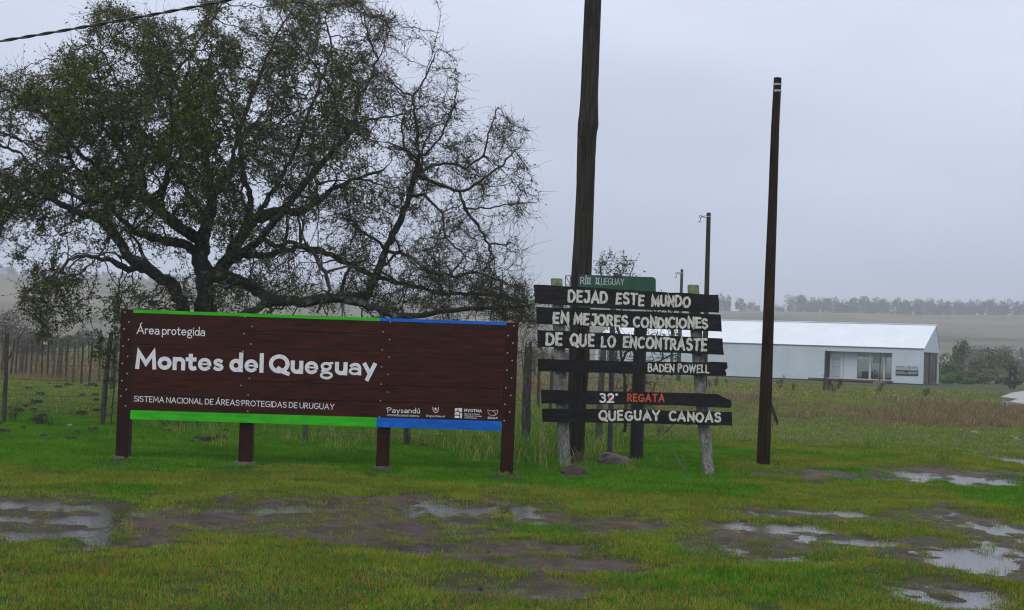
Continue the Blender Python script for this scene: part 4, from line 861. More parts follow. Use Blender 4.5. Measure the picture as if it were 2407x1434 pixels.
bobj(bbox(-.18, -.16, WID * .62, WID * .9, .45, 2.5), 'gable_window', M_gm)
bobj(bbox(-.11, -.05, WID * .42, WID * .46, .12, ZE - .3), 'downpipe', M_darkbrown)
# entrance recess
RD = .9
bobj(bbox(oxl, oxl + .10, .125, RD, ozb, ozt), 'reveal', M_darkbrown); bobj(bbox(oxr - .06, oxr, .125, RD, ozb, ozt), 'reveal', M_trim)
bobj(bbox(oxl, oxr, .125, RD, ozt + .0, ozt + .06), 'soffit', M_trim)
bobj(bbox(oxl - 1.2, oxr + .1, -.8, RD + .2, .14, ozb - .005), 'deck', M_conc)
bobj(MB().hexa([BP(oxr - 1.2, -2.0, 0), BP(oxr - .2, -2.0, 0), BP(oxr - .2, -.81, 0), BP(oxr - 1.2, -.81, 0), BP(oxr - 1.2, -2.0, .02), BP(oxr - .2, -2.0, .02), BP(oxr - .2, -.81, .27), BP(oxr - 1.2, -.81, .27)]), 'ramp', M_conc)
W_ = oxr - oxl; fx = lambda q: oxl + W_ * (q - 255) / (1345 - 255)
yg = RD - .02
mb = MB()
for q, wq in ((505, .12), (735, .12), (955, .13), (1185, .10), (1335, .06)): bbox(fx(q) - wq / 2 - .02, fx(q) + wq / 2 + .02, yg - .06, yg + .04, ozb + .08, ozt - .12, mb)
bbox(oxl + .1, oxr - .06, yg - .062, yg + .042, ozb, ozb + .08, mb); bbox(oxl + .1, oxr - .06, yg - .062, yg + .042, ozt - .12, ozt - .0, mb)
bobj(mb, 'entrance_frame', M_trim)
o = bobj(bbox(fx(745), fx(940), yg - .01, yg, ozb + .08, ozt - .12), 'door', M_gm)
bobj(bbox(fx(752), fx(760), yg - .07, yg - .03, 1.1, 1.4), 'handle', M_darksteel, o)
for a, b_ in ((970, 1170), (1200, 1330)): bobj(bbox(fx(a), fx(b_), yg - .01, yg, ozb + .08, ozt - .12), 'glass_pane', M_gm)
bobj(bbox(fx(525), fx(722), yg - .01, yg, ozb + .08, ozt - .12), 'blind_pane', M_blind)
bobj(bbox(fx(300), fx(492), yg - .01, yg, ozb + .08, ozt - .12), 'side_panel', M_blind)
nb = bobj(bbox(fx(330), fx(468), yg - .05, yg - .011, ozb + .15, ozt - .5), 'notice_board', M_poster)
mb = MB()
for z_ in (ozb + .16, ozb + 1.05, ozt - .72, ozt - .52): bbox(fx(328), fx(470), yg - .06, yg - .051, z_ - .02, z_ + .02, mb)
bobj(mb, 'ochre_strip', M_yellow, nb)
# room behind the glass
bobj(bbox(oxl - 2, oxr + 1.2, RD + .25, WID - T - .01, ozb - .05, ozb), 'room_floor', M_floor)
mb = MB(); bbox(oxl - 2.1, oxl - 2.0, RD, WID - T - .01, ozb, ZE - .1, mb); bbox(oxr + 1.2, oxr + 1.3, RD, WID - T - .01, ozb, ZE - .1, mb); bobj(mb, 'partition', M_room)
bobj(bbox(oxl - 2, oxr + 1.2, RD + .3, WID - T - .02, ZE - .16, ZE - .1), 'ceiling', M_room)
bobj(bbox(fx(980), fx(1130), RD + .3, RD + .32, 1.75, 2.4), 'roller_blind', M_blind)
# blue corner post of the recess
pp_ = BP(fx(1160), -.1, 0); o = thing('blue_post', 'thin blue steel post in front of the glass entrance', 'post', pp_); MB().tube([pp_, pp_ + [0, 0, ozt]], .05, 8).build('post', M_darksteel, o)
def chair(x_, y_, rot, lab):
    c_ = BP(x_, y_, ozb); o = thing('plastic_chair', lab, 'chair', c_, 'white chairs behind the entrance glass')
    ca_, sa_ = math.cos(rot), math.sin(rot); ex = np.array([ca_, sa_, 0]); ey = np.array([-sa_, ca_, 0])
    MB().box(c_ + [0, 0, .45], (.42, .42, .04), ex, ey).build('seat', M_plastic, o)
    MB().box(c_ - ey * .2 + [0, 0, .68], (.42, .04, .44), ex, ey).build('backrest', M_plastic, o)
    for a in (-1, 1):
        for b2 in (-1, 1): MB().tube([c_ + ex * .17 * a + ey * .17 * b2, c_ + ex * .17 * a + ey * .17 * b2 + [0, 0, .44]], .02, 6).build('leg', M_plastic, o)
        MB().box(c_ + ex * .2 * a + [0, 0, .64], (.04, .38, .03), ex, ey).build('armrest', M_plastic, o)
chair(fx(1020), RD + .8, -1.2, 'white plastic chair behind the middle glass pane'); chair(fx(1270), RD + 1.0, 1.9, 'white plastic chair behind the rightmost glass pane')
c_ = BP(fx(845), RD + 2.2, ozb); o = thing('dark_table', 'dark covered table inside behind the glass door', 'table', c_)
MB().box(c_ + [0, 0, .72], (1.4, .7, .06), u, v_).build('tabletop', M_signblack, o)
MB().box(c_ + [0, 0, .38], (1.3, .6, .6), u, v_).build('table_skirt', M_signblack, o)
# wall lettering
def wsign(px0, py0, px1, py1, bg_, fg, segs, lab, h_):
    def W3(px, py, l=0.0): return PL(px, py, C0 - v_ * (.045 + l * 3), v_)
    o = thing('wall_sign', lab, 'sign', W3((px0 + px1) / 2, py1))
    sl = .028
    MB().prism([W3(px0, py1), W3(px1, py1 + (px1 - px0) * sl), W3(px1, py0 + (px1 - px0) * sl), W3(px0, py0)], v_ * .03).build('board', bg_, o)
    for (s_, a, b2, y_, hh, st) in segs: text(MB(), s_, (a, y_ + (a - px0) * sl), (b2, y_ + (b2 - px0) * sl), hh, st, W3, gap=.12, eps=.001).build('lettering', fg, o)
wsign(2105, 858.2, 2158.5, 867.8, M_signwhite, M_signblack, [('CENTRO', 2106.5, 2125.5, 865.9, 5.6, .14), ('de', 2127, 2130.5, 865.7, 3.5, .2), ('VISITANTES', 2132, 2157.5, 865.9, 5.6, .14)], 'white panel reading Centro de Visitantes on the building wall', 6)
wsign(2105.5, 869.8, 2158, 882.3, M_signblack, M_signwhite, [('MONTES', 2106.5, 2126, 878.8, 6.2, .16), ('DEL', 2127.5, 2132, 878.4, 3.2, .22), ('QUEGUAY', 2133.5, 2156.8, 878.8, 6.2, .16)], 'black panel reading Montes del Queguay on the building wall', 6)

# ================================================================ TREES
def inpoly(px, py, poly):
    n = len(poly); ins = np.zeros(len(px), bool); j = n - 1
    for i in range(n):
        xi, yi = poly[i]; xj, yj = poly[j]
        ins ^= ((yi > py) != (yj > py)) & (px < (xj - xi) * (py - yi) / (yj - yi + 1e-9) + xi); j = i
    return ins
def grow(limbs, attr, step, infl, kill, iters, seed, wig=.25, droop=0.0):
    """space colonisation from hand laid limbs; returns positions, parents, laid radii"""
    rs1 = np.random.RandomState(seed); pos = []; par = []; rmin = []
    for (pts, join) in limbs:
        last = -1
        pts = [np.array(p, float) for p in pts]
        if join and pos:
            A_ = np.array([q for q in pos]); last = int(np.argmin(np.linalg.norm(A_ - pts[0][:3], axis=1)))
        for a, b_ in zip(pts[:-1], pts[1:]):
            L_ = np.linalg.norm(b_[:3] - a[:3]); k = max(1, int(L_ / step))
            for i in range(k):
                f_ = i / k; p = a[:3] * (1 - f_) + b_[:3] * f_ + (rs1.normal(size=3) * step * .16 if i else 0)
                if last >= 0 and i == 0 and a is pts[0] and join: continue
                pos.append(p); par.append(last); rmin.append(a[3] * (1 - f_) + b_[3] * f_); last = len(pos) - 1
        pos.append(pts[-1][:3]); par.append(last); rmin.append(pts[-1][3])
    nl = len(pos); att = attr.copy(); dirs = {}
    new_from = 0; best_d = np.full(len(att), 1e9); best_i = np.full(len(att), -1)
    for it in range(iters):
        # update each attractor's nearest node with the nodes added last round
        npos = np.array(pos[new_from:])
        if len(npos) and len(att):
            kd = KDTree(len(npos))
            for i_, p in enumerate(npos): kd.insert(p, i_)
            kd.balance()
            for i_, p in enumerate(att):
                q = kd.find(p)
                if q[2] < best_d[i_]: best_d[i_] = q[2]; best_i[i_] = q[1] + new_from
        new_from = len(pos)
        live = best_d > kill; att = att[live]; best_d = best_d[live]; best_i = best_i[live]
        if not len(att): break
        ok = best_d < infl
        if not ok.any(): break
        acc = {}
        for i_ in np.nonzero(ok)[0]:
            b2 = best_i[i_]; d = att[i_] - pos[b2]; d /= np.linalg.norm(d) + 1e-9
            if b2 in acc: acc[b2] += d
            else: acc[b2] = d.copy()
        for b2, d in acc.items():
            d = d / (np.linalg.norm(d) + 1e-9) + rs1.normal(size=3) * wig; d[2] -= droop; d /= np.linalg.norm(d)
            pos.append(pos[b2] + d * step); par.append(b2); rmin.append(0)
    return np.array(pos), np.array(par), np.array(rmin)
def radii(par, rmin, tip, n=2.15):
    r = np.zeros(len(par)); kids = [[] for _ in par]
    for i, p in enumerate(par):
        if p >= 0: kids[p].append(i)
    for i in range(len(par) - 1, -1, -1):
        s_ = sum(r[k] ** n for k in kids[i]); r[i] = max(tip, s_ ** (1 / n))
    lim = rmin > 0; r[lim] = np.maximum(np.minimum(r[lim], rmin[lim] * 1.15), rmin[lim])
    return r, kids
def chains(par, kids, r):
    out_ = []; stack = [(i, -1) for i in range(len(par)) if par[i] < 0]
    while stack:
        s_, p = stack.pop(); c = [p, s_] if p >= 0 else [s_]; cur = s_
        while kids[cur]:
            ks = sorted(kids[cur], key=lambda k: -r[k])
            for k in ks[1:]: stack.append((k, cur))
            cur = ks[0]; c.append(cur)
        out_.append(c)
    return out_
_KR = np.random.RandomState(77)
def tree_mesh(root, pos, par, rmin, tip, thick, bark, branch, smooth=True, thinn='branches', trunkn='trunk'):
    r, kids = radii(par, rmin, tip); tk = MB(); br = MB()
    for c in chains(par, kids, r):
        rr_ = r[c].copy()
        if len(c) < 2: continue
        if c[0] == par[c[1]] and len(c) > 2: rr_[0] = min(rr_[0], rr_[1] * 1.3)
        big = rr_[min(1, len(c) - 1)]
        # split the chain where it becomes thin
        k = int(np.sum(rr_ > thick)) if big > thick else 0
        if k >= 2:
            seg = c[:k + 1]; sd_ = 10 if big > .07 else 7; pf = 1 + _KR.uniform(-.13, .13, (len(seg), sd_)) + _KR.uniform(-.07, .10, (len(seg), 1)); tk.tube(pos[seg], np.maximum(rr_[:len(seg)], tip), sd_, prof=pf)
            if len(c) > k + 1: seg = c[k:]; br.tube(pos[seg], rr_[k:], 4, cap=False)
        else: br.tube(pos[c], rr_, 5 if big > .015 else 3, cap=False)
    if tk.n: tk.build(trunkn, bark, root, smooth=smooth)
    if br.n: o = br.build(thinn, branch, root, smooth=smooth); o['kind'] = 'stuff'
    return r, kids
def build_np(name, mat, parent, v, f, color=None):
    """large meshes straight from arrays; f is (n, 4)"""
    v = np.asarray(v, np.float32) - ORG[parent.name].astype(np.float32); f = np.asarray(f, np.int32)
    me = bpy.data.meshes.new(name); me.vertices.add(len(v)); me.vertices.foreach_set('co', v.ravel()); me.loops.add(f.size); me.loops.foreach_set('vertex_index', f.ravel())
    me.polygons.add(len(f)); me.polygons.foreach_set('loop_start', np.arange(0, f.size, f.shape[1], dtype=np.int32)); me.update(calc_edges=True)
    if color is not None: ca = me.color_attributes.new('col', 'FLOAT_COLOR', 'POINT'); ca.data.foreach_set('color', np.asarray(color, np.float32).ravel())
    me.materials.append(mat); o = bpy.data.objects.new(name, me); COL.objects.link(o); o.parent = parent; o['kind'] = 'stuff'; return o
def _n(a): return a / (np.linalg.norm(a, axis=-1, keepdims=True) + 1e-9)
def twigs_leaves(root, pos, par, r, ntw, leafdens, leafcols, lsize, seed, maxr=.014, tl=(.10, .34), tr=.0032, nleaf=5, twn='twigs', lfn='leaves', wgt=None, k=3, wander=.42, turn=.75):
    rs1 = np.random.RandomState(seed); cand = np.nonzero((r < maxr) & (par >= 0))[0]
    pw = None
    if wgt is not None: pw = wgt(pos[cand]); pw = pw / pw.sum()
    pick = rs1.choice(cand, ntw, p=pw)
    d = _n(pos[pick] - pos[par[pick]]); p = pos[pick] - d * rs1.uniform(0, .08, (ntw, 1)); L_ = rs1.uniform(*tl, (ntw, 1))
    d = _n(d + rs1.normal(size=(ntw, 3)) * turn); pr = [p]
    for j in range(k): d = _n(d + rs1.normal(size=(ntw, 3)) * wander); p = p + d * L_ / k; pr.append(p)
    pr = np.stack(pr, 1)                                   # ntw, k+1, 3
    ax = _n(np.cross(pr[:, -1] - pr[:, 0], [.3, .5, .8])); bx2 = np.cross(ax, _n(pr[:, -1] - pr[:, 0]))
    a3 = np.array([0, 2.094, 4.189]); rr_ = tr * (1 - .6 * np.arange(k + 1) / k)
    off = np.cos(a3)[None, :, None] * ax[:, None, :] + np.sin(a3)[None, :, None] * bx2[:, None, :]
    tv = pr[:, :, None, :] + off[:, None, :, :] * rr_[None, :, None, None]
    fb = np.array([[3 * j + q, 3 * j + (q + 1) % 3, 3 * j + 3 + (q + 1) % 3, 3 * j + 3 + q] for j in range(k) for q in range(3)])
    tf = (fb[None] + (np.arange(ntw) * 3 * (k + 1))[:, None, None]).reshape(-1, 4)
    build_np(twn, M_twig, root, tv.reshape(-1, 3), tf)
    dn = leafdens(pr[:, 0]); m_ = rs1.poisson(nleaf * dn); idx = np.repeat(np.arange(ntw), m_); n = len(idx)
    if not n: return
    f_ = rs1.uniform(.1, .999, n) * k; j = f_.astype(int); c_ = pr[idx, j] + (pr[idx, j + 1] - pr[idx, j]) * (f_ - j)[:, None]
    l = _n(rs1.normal(size=(n, 3))); w = _n(np.cross(l, rs1.normal(size=(n, 3)))); z_ = (lsize * rs1.uniform(.6, 1.35, n))[:, None]
    lv = np.stack([c_, c_ + l * z_ * .5 + w * z_ * .28, c_ + l * z_, c_ + l * z_ * .5 - w * z_ * .28], 1).reshape(-1, 3)
    cc = np.array(leafcols)[rs1.randint(0, len(leafcols), n)] * rs1.uniform(.65, 1.35, (n, 1)); cc = np.repeat(np.concatenate([cc, np.ones((n, 1))], 1), 4, 0)
    build_np(lfn, M_leaf, root, lv, np.arange(4 * n).reshape(-1, 4), cc)
def LM(pts, join=True, D0=30.0):
    pts = [(a, b_, w * .80, d) for (a, b_, w, d) in pts]
    """limb from (px, py, width px, depth offset)"""
    return ([(*P(a, b_, D0 + d), w * (D0 + d) / F / 2) for (a, b_, w, d) in pts], join)
TD = 30.0
bt = thing('gnarled_tree', 'broad old lichen covered tree with twisting limbs and sparse small leaves behind the brown sign', 'tree', P(475, 994, TD))
limbs = [LM([(470, 1000, 78, 0), (474, 900, 62, 0), (482, 800, 58, 0), (484, 725, 52, 0), (481, 659, 46, 0), (470, 600, 46, 0), (478, 560, 40, .1), (488, 520, 34, .3), (500, 470, 30, .5), (488, 400, 26, .8), (475, 320, 20, 1.0), (430, 240, 15, 1.2), (400, 160, 10, 1.3), (370, 90, 6, 1.3)], False),
  LM([(474, 900, 40, -.1), (455, 800, 36, -.2), (430, 729, 36, -.3), (409, 673, 36, -.5), (349, 631, 32, -.8), (300, 603, 30, -1), (272, 555, 28, -1.1), (237, 516, 27, -1.2), (174, 495, 22, -1.4), (122, 467, 16, -1.6), (60, 440, 12, -1.8), (0, 400, 9, -1.9), (-60, 380, 6, -2)]),
  LM([(349, 631, 20, -.8), (290, 628, 20, -1.0), (262, 612, 16, -1.2), (205, 600, 10, -1.6), (160, 610, 8, -1.9), (130, 660, 6, -2.1), (115, 720, 4.5, -2.2), (105, 765, 3, -2.3)]),
  LM([(470, 600, 30, 0), (430, 572, 28, -.2), (395, 568, 26, -.3), (350, 555, 20, -.2), (310, 540, 14, 0), (270, 500, 11, .2), (230, 450, 9, .4), (170, 380, 7, .5)]),
  LM([(478, 570, 30, 0), (439, 544, 30, -.3), (405, 520, 28, -.5), (376, 495, 25, -.7), (349, 468, 24, -.8), (300, 455, 18, -.9), (260, 470, 14, -.9), (200, 475, 11, -1), (120, 430, 8, -1), (50, 360, 6, -1.1)]),
  LM([(349, 468, 16, -.8), (320, 410, 13, -.9), (280, 350, 11, -1), (240, 300, 9, -1), (232, 220, 7, -1), (228, 130, 5, -1), (310, 50, 3, -1)]),
  LM([(300, 455, 14, -.9), (230, 400, 11, -1.3), (160, 330, 9, -1.6), (90, 260, 7, -1.8), (20, 210, 5, -1.9)]),
  LM([(376, 495, 16, -.7), (390, 430, 13, -.9), (404, 300, 10, -1.1), (400, 230, 8, -1.2), (411, 170, 7, -1.2), (453, 122, 6, -1.2), (488, 60, 5, -1.2), (523, 5, 3.5, -1.2)]),
  LM([(481, 659, 36, 0), (515, 640, 34, .1), (545, 600, 34, .2), (560, 565, 32, .3), (575, 540, 32, .4), (600, 512, 30, .5), (645, 496, 27, .6), (700, 500, 22, .8), (745, 475, 18, 1.0), (790, 440, 13, 1.2), (840, 420, 10, 1.4), (900, 400, 7, 1.5)]),
  LM([(575, 540, 22, .4), (590, 470, 18, .7), (570, 400, 15, 1), (560, 320, 13, 1.2), (585, 240, 11, 1.4), (620, 160, 8, 1.5), (650, 80, 6, 1.5), (690, 20, 4, 1.5)]),
  LM([(600, 512, 14, .5), (650, 440, 12, .6), (690, 360, 10, .8), (720, 280, 9, .9), (760, 180, 7, 1), (780, 110, 6, 1.1), (765, 40, 4, 1.1), (790, -5, 3, 1.1)]),
  LM([(545, 610, 26, -.2), (579, 589, 22, -.8), (600, 575, 20, -1.0), (642, 527, 18, -1.3), (698, 453, 17, -1.5), (739, 404, 16, -1.6), (781, 355, 15, -1.7), (816, 321, 14, -1.7), (830, 296, 12, -1.7), (837, 244, 10, -1.7), (865, 195, 8, -1.7), (889, 139, 7, -1.7), (865, 80, 5, -1.7), (858, 30, 3.5, -1.7)]),
  LM([(816, 321, 9, -1.7), (795, 290, 8, -1.8), (785, 220, 7, -1.9), (740, 150, 5, -2), (690, 90, 4, -2)]),
  LM([(830, 296, 8, -1.7), (870, 280, 7, -1.6), (920, 275, 6, -1.5), (960, 262, 4, -1.4)]),
  LM([(510, 655, 32, 0), (545, 655, 32, -.2), (585, 668, 30, -.5), (613, 687, 30, -.8), (640, 706, 28, -.9), (675, 706, 28, -1.0), (705, 711, 27, -1.0), (757, 701, 26, -1.0), (800, 702, 25, -1.0), (844, 710, 24, -1.0), (896, 729, 22, -1.0), (931, 748, 20, -1.0), (990, 742, 16, -.9), (1050, 730, 14, -.8), (1158, 724, 11, -.6), (1245, 720, 6, -.4)]),
  LM([(640, 706, 24, -.9), (600, 730, 22, -1.1), (560, 745, 20, -1.2), (530, 760, 16, -1.2)]),
  LM([(575, 600, 22, .3), (630, 600, 20, .6), (663, 590, 18, .8), (705, 579, 16, 1.0), (757, 589, 16, 1.1), (820, 620, 14, 1.2), (880, 650, 13, 1.2), (960, 670, 12, 1.2), (1040, 690, 11, 1.2), (1120, 690, 9, 1.2), (1200, 700, 6, 1.2)]),
  LM([(642, 580, 14, -1.0), (690, 570, 13, -1.5), (735, 590, 13, -1.7), (767, 640, 13, -1.8), (775, 680, 9, -1.9), (745, 735, 7, -1.9)]),
  LM([(757, 701, 22, -1.0), (820, 700, 20, -.6), (868, 690, 20, -.4), (889, 631, 20, -.3), (907, 589, 19, -.2), (935, 530, 17, -.1), (962, 460, 15, 0), (976, 411, 14, 0), (983, 376, 12, 0), (983, 314, 9, 0), (969, 226, 6, 0), (1001, 181, 5, 0), (1032, 115, 3, 0)]),
  LM([(976, 411, 9, 0), (1018, 387, 8, -.1), (1060, 385, 7, -.2), (1095, 397, 6.5, -.3), (1137, 366, 6, -.4), (1147, 314, 5, -.5), (1171, 251, 3, -.6), (1195, 280, 2, -.6)]),
  LM([(976, 411, 10, 0), (1010, 425, 9, .1), (1036, 436, 9, .2), (1081, 450, 8, .3), (1123, 432, 7, .4), (1175, 394, 6, .5), (1210, 352, 4, .5), (1240, 400, 3, .5)]),
  LM([(1081, 450, 8, .3), (1093, 490, 8, .2), (1125, 530, 7, .1), (1150, 575, 6, 0), (1200, 570, 4, 0)]),
  LM([(1093, 490, 6, .2), (1140, 490, 5, .3), (1200, 480, 4, .3), (1258, 476, 2.5, .3)]),
  LM([(962, 460, 8, 0), (1000, 460, 7, -.4), (1040, 500, 6, -.6), (1050, 560, 5, -.7), (1090, 600, 4, -.8), (1150, 620, 3, -.8)]),
  LM([(983, 400, 7, 0), (950, 345, 6, .3), (945, 290, 5, .4), (955, 240, 3.5, .4)]),
  LM([(983, 376, 7, 0), (1030, 330, 6, -.4), (1060, 270, 5, -.5), (1075, 210, 3.5, -.6)]),
  LM([(907, 589, 10, -.2), (960, 600, 9, -.4), (1010, 640, 9, -.5), (1060, 650, 8, -.6), (1120, 640, 7, -.7), (1180, 660, 5, -.8), (1225, 690, 3, -.8)]),
  LM([(488, 520, 14, .3), (440, 450, 11, 1.2), (400, 380, 9, 1.8), (330, 300, 8, 2.2), (280, 200, 6, 2.4), (240, 120, 4, 2.4)]),
  LM([(500, 470, 14, .5), (540, 400, 12, 1.4), (560, 320, 10, 2), (540, 220, 8, 2.4), (523, 188, 6, 2.4), (480, 110, 4, 2.4)])]
_tr = np.random.RandomState(8)
_src = [(np.array(q[:3]), q[3]) for (pts_, j_) in limbs for q in pts_[2:-1]]
for k in range(95):     # twisting secondary limbs that leave the main ones
    c_, w0 = _src[_tr.randint(len(_src))]
    d_ = _tr.normal(size=3) * [1, .7, 1] + [0, 0, .35]; d_ /= np.linalg.norm(d_); w0 = min(w0 * .6, _tr.uniform(.022, .05)); pts_ = [(*c_, w0)]; nn_ = _tr.randint(6, 11)
    for j in range(nn_):
        c_ = c_ + d_ * _tr.uniform(.12, .24); c_[2] = max(c_[2], 1.9); d_ = d_ + _tr.normal(size=3) * .42; d_ /= np.linalg.norm(d_); pts_.append((*c_, max(.006, w0 * (1 - .85 * (j + 1) / nn_))))
    limbs.append((pts_, True))
_low = [q for q in _src if q[0][2] < 4.6 and q[0][0] > -5.2]
for k in range(34):     # shoots that hang down over the sign
    c_, w0 = _low[_tr.randint(len(_low))]; pts_ = [(*c_, .014)]
    for j in range(6): c_ = c_ + [_tr.normal() * .07, _tr.normal() * .05, -_tr.uniform(.10, .22)]; c_[2] = max(c_[2], 1.7 + .02 * j); pts_.append((*c_, .014 - .0018 * j))
    limbs.append((pts_, True))
crown = [(-130, 230), (-60, 190), (0, 185), (60, 178), (85, 112), (140, 85), (185, 70), (215, 52), (290, 12), (330, 40), (400, 34), (450, 50), (525, 0), (560, 30), (640, 38), (665, 0), (700, -30), (790, -30), (880, 0), (945, 60), (968, 85), (960, 120), (925, 160), (930, 205), (928, 230), (945, 215), (985, 175), (1030, 100), (1050, 140), (1040, 190), (1080, 190), (1092, 240), (1120, 270), (1190, 252), (1215, 300), (1180, 350), (1235, 350), (1230, 385), (1262, 400), (1255, 440), (1265, 520), (1215, 515), (1220, 580), (1190, 600), (1130, 560), (1150, 620), (1190, 660), (1258, 690), (1262, 770), (1230, 800), (1160, 745), (1000, 750), (600, 735), (500, 735), (300, 735), (285, 770), (240, 745), (190, 790), (90, 785), (25, 690), (110, 600), (150, 540), (40, 600), (-20, 620), (-90, 560), (-130, 400)]
rs = np.random.RandomState(5)
ax_ = rs.uniform(-130, 1270, 90000); ay_ = rs.uniform(-30, 800, 90000)
jx = (fbm(ax_ / 46, ay_ / 46, 3) - .5) * 150; jy = (fbm(ax_ / 46 + 50, ay_ / 46, 3) - .5) * 150
ok = inpoly(ax_ + jx, ay_ + jy, crown)
def gz(x_, y_, cx_, cy2, sx_, sy): return np.exp(-((x_ - cx_) / sx_) ** 2 - ((y_ - cy2) / sy) ** 2)
dens = .52 + .55 * gz(ax_, ay_, 420, 300, 420, 230) - .40 * gz(ax_, ay_, 520, 620, 330, 80) - .45 * gz(ax_, ay_, 330, 660, 150, 70) + 2.2 * gz(ax_, ay_, 1140, 700, 140, 80) - .30 * gz(ax_, ay_, 1180, 420, 120, 260) - .3 * gz(ax_, ay_, 60, 560, 120, 80) - .42 * gz(ax_, ay_, -20, 330, 120, 170) + .45 * gz(ax_, ay_, 640, 690, 330, 45) - .05 * gz(ax_, ay_, 130, 690, 100, 90) - .45 * gz(ax_, ay_, 885, 400, 40, 60) - .5 * gz(ax_, ay_, 935, 340, 26, 90) - .9 * gz(ax_, ay_, 955, 150, 40, 110) - .8 * gz(ax_, ay_, 1130, 215, 60, 70) + .2 * gz(ax_, ay_, 830, 560, 120, 110)
dens = dens * (.10 + 1.5 * np.clip((fbm(ax_ / 60, ay_ / 60, 3) - .40) * 4.2, 0, 1))
ok &= rs.rand(len(ax_)) < dens
ax_ = ax_[ok][:21500]; ay_ = ay_[ok][:21500]
ext = np.where(ax_ > 940, 1.3, 3.0 * np.sqrt(np.clip(1 - ((ax_ - 440) / 640) ** 2, .12, 1)) * np.clip(.45 + (760 - ay_) / 700, .4, 1))
dd = rs.uniform(-1, 1, len(ax_)) * ext
att = np.array([P(a, b_, TD + d) for a, b_, d in zip(ax_, ay_, dd)])
pos, par, rmin = grow(limbs, att, .10, .9, .13, 48, 3, wig=.28)
r, kids = tree_mesh(bt, pos, par, rmin, .0045, .028, M_bark, M_branch)
def ldens(p):
    # the left and middle of the crown still carry leaves, the right side is nearly bare
    s = F / p[:, 1]; x_ = CX + p[:, 0] * s; y_ = 827 - (p[:, 2] - 1.6) * s
    f_ = .74 * np.where(x_ < 560, 1.3, np.where(x_ < 900, 1.3 - (x_ - 560) / 340, .28))
    f_ = f_ * np.where(y_ < 130, .6, 1) * np.where((y_ > 560) & (x_ > 280) & (x_ < 620), .6, 1)
    return np.maximum(.05, f_) * (.05 + 2.0 * vnoise(p[:, 0] * 1.5 + 40, p[:, 2] * 1.5 + p[:, 1] * .6))
def twd(p):
    s = F / p[:, 1]; x_ = CX + p[:, 0] * s; y_ = 827 - (p[:, 2] - 1.6) * s
    return 1 - .35 * gz(x_, y_, 480, 640, 260, 80) + 1.4 * gz(x_, y_, 1140, 700, 150, 80) + .3 * gz(x_, y_, 420, 300, 380, 200)
LC = [(.085, .165, .014), (.060, .130, .010), (.16, .21, .020), (.040, .085, .010), (.17, .14, .025), (.10, .070, .022)]
twigs_leaves(bt, pos, par, r, 46000, ldens, LC, .050, 9, wgt=twd, tl=(.12, .36), tr=.0032)
cen_ = P(500, 420, TD)
def outw(p): return np.clip(np.linalg.norm((p - cen_)[:, [0, 2]], axis=1) / 4.2, .05, 1.3) ** 3
twigs_leaves(bt, pos, par, r, 5500, lambda p: ldens(p) * .6, LC, .048, 19, maxr=.009, wgt=outw, tl=(.35, .75), tr=.0042, nleaf=7, k=5, wander=.30, turn=.45)
print('tree nodes', len(pos))

# scrub tree behind the plank sign
s2 = thing('scrub_tree', 'small thorny scrub tree showing between and above the black planks', 'tree', P(1468, 1010, 27.5))
l2 = [LM([(1468, 1016, 9, 0), (1474, 930, 8, 0), (1462, 850, 7, 0), (1450, 760, 6, 0), (1425, 690, 5, 0), (1410, 620, 3, 0)], False, 27.5), LM([(1474, 930, 6, 0), (1510, 880, 5, .2), (1550, 850, 4, .3), (1600, 830, 3, .3)], True, 27.5), LM([(1462, 850, 6, 0), (1500, 790, 5, -.3), (1540, 740, 4, -.4), (1560, 700, 3, -.4)], True, 27.5), LM([(1450, 760, 5, 0), (1470, 690, 4, .3), (1490, 620, 2, .3)], True, 27.5), LM([(1474, 930, 5, 0), (1500, 960, 4, .2), (1550, 985, 3, .2)], True, 27.5)]
c2 = [(1385, 640), (1400, 590), (1440, 585), (1492, 605), (1480, 650), (1540, 690), (1600, 730), (1615, 830), (1605, 870), (1530, 900), (1560, 980), (1500, 1000), (1430, 990), (1440, 900), (1420, 800), (1400, 720)]
a1 = rs.uniform(1380, 1620, 3000); a2 = rs.uniform(580, 1000, 3000); ok = inpoly(a1, a2, c2) & (rs.rand(3000) < .5); a1 = a1[ok]; a2 = a2[ok]
att2 = np.array([P(a, b_, 27.5 + rs.uniform(-.7, .7)) for a, b_ in zip(a1, a2)])
p2, pa2, rm2 = grow(l2, att2, .09, .8, .15, 26, 5, wig=.4)
r2_, k2 = tree_mesh(s2, p2, pa2, rm2, .0042, .02, M_branch, M_twig)
twigs_leaves(s2, p2, pa2, r2_, 900, lambda p: .9 + 0 * p[:, 0], LC, .045, 11, nleaf=3)
# trailing leafy creeper on the leaning post left of the brown sign
s3 = thing('creeper', 'green leafed creeper hanging over the leaning fence post left of the brown sign', 'plant', P(262, 905, 26.7))
l3 = [LM([(262, 1000, 4, 0), (268, 880, 4, 0), (272, 800, 4, 0), (268, 740, 3, 0)], False, 26.7), LM([(270, 840, 3, 0), (245, 800, 2.5, -.1), (215, 765, 2, -.1)], True, 26.7), LM([(272, 800, 3, 0), (285, 770, 2, .1), (278, 730, 2, .1)], True, 26.7)]
a1 = rs.uniform(205, 292, 500); a2 = rs.uniform(735, 950, 500); ok = rs.rand(500) < np.where(a1 < 240, .25 * (a2 < 860), .5 * (a2 < 900)); att3 = np.array([P(a, b_, 26.7 + rs.uniform(-.3, .3)) for a, b_ in zip(a1[ok], a2[ok])])
p3, pa3, rm3 = grow(l3, att3, .07, .5, .1, 16, 6, wig=.4); r3_, k3 = tree_mesh(s3, p3, pa3, rm3, .003, .05, M_branch, M_twig, thinn='stems', trunkn='stem')
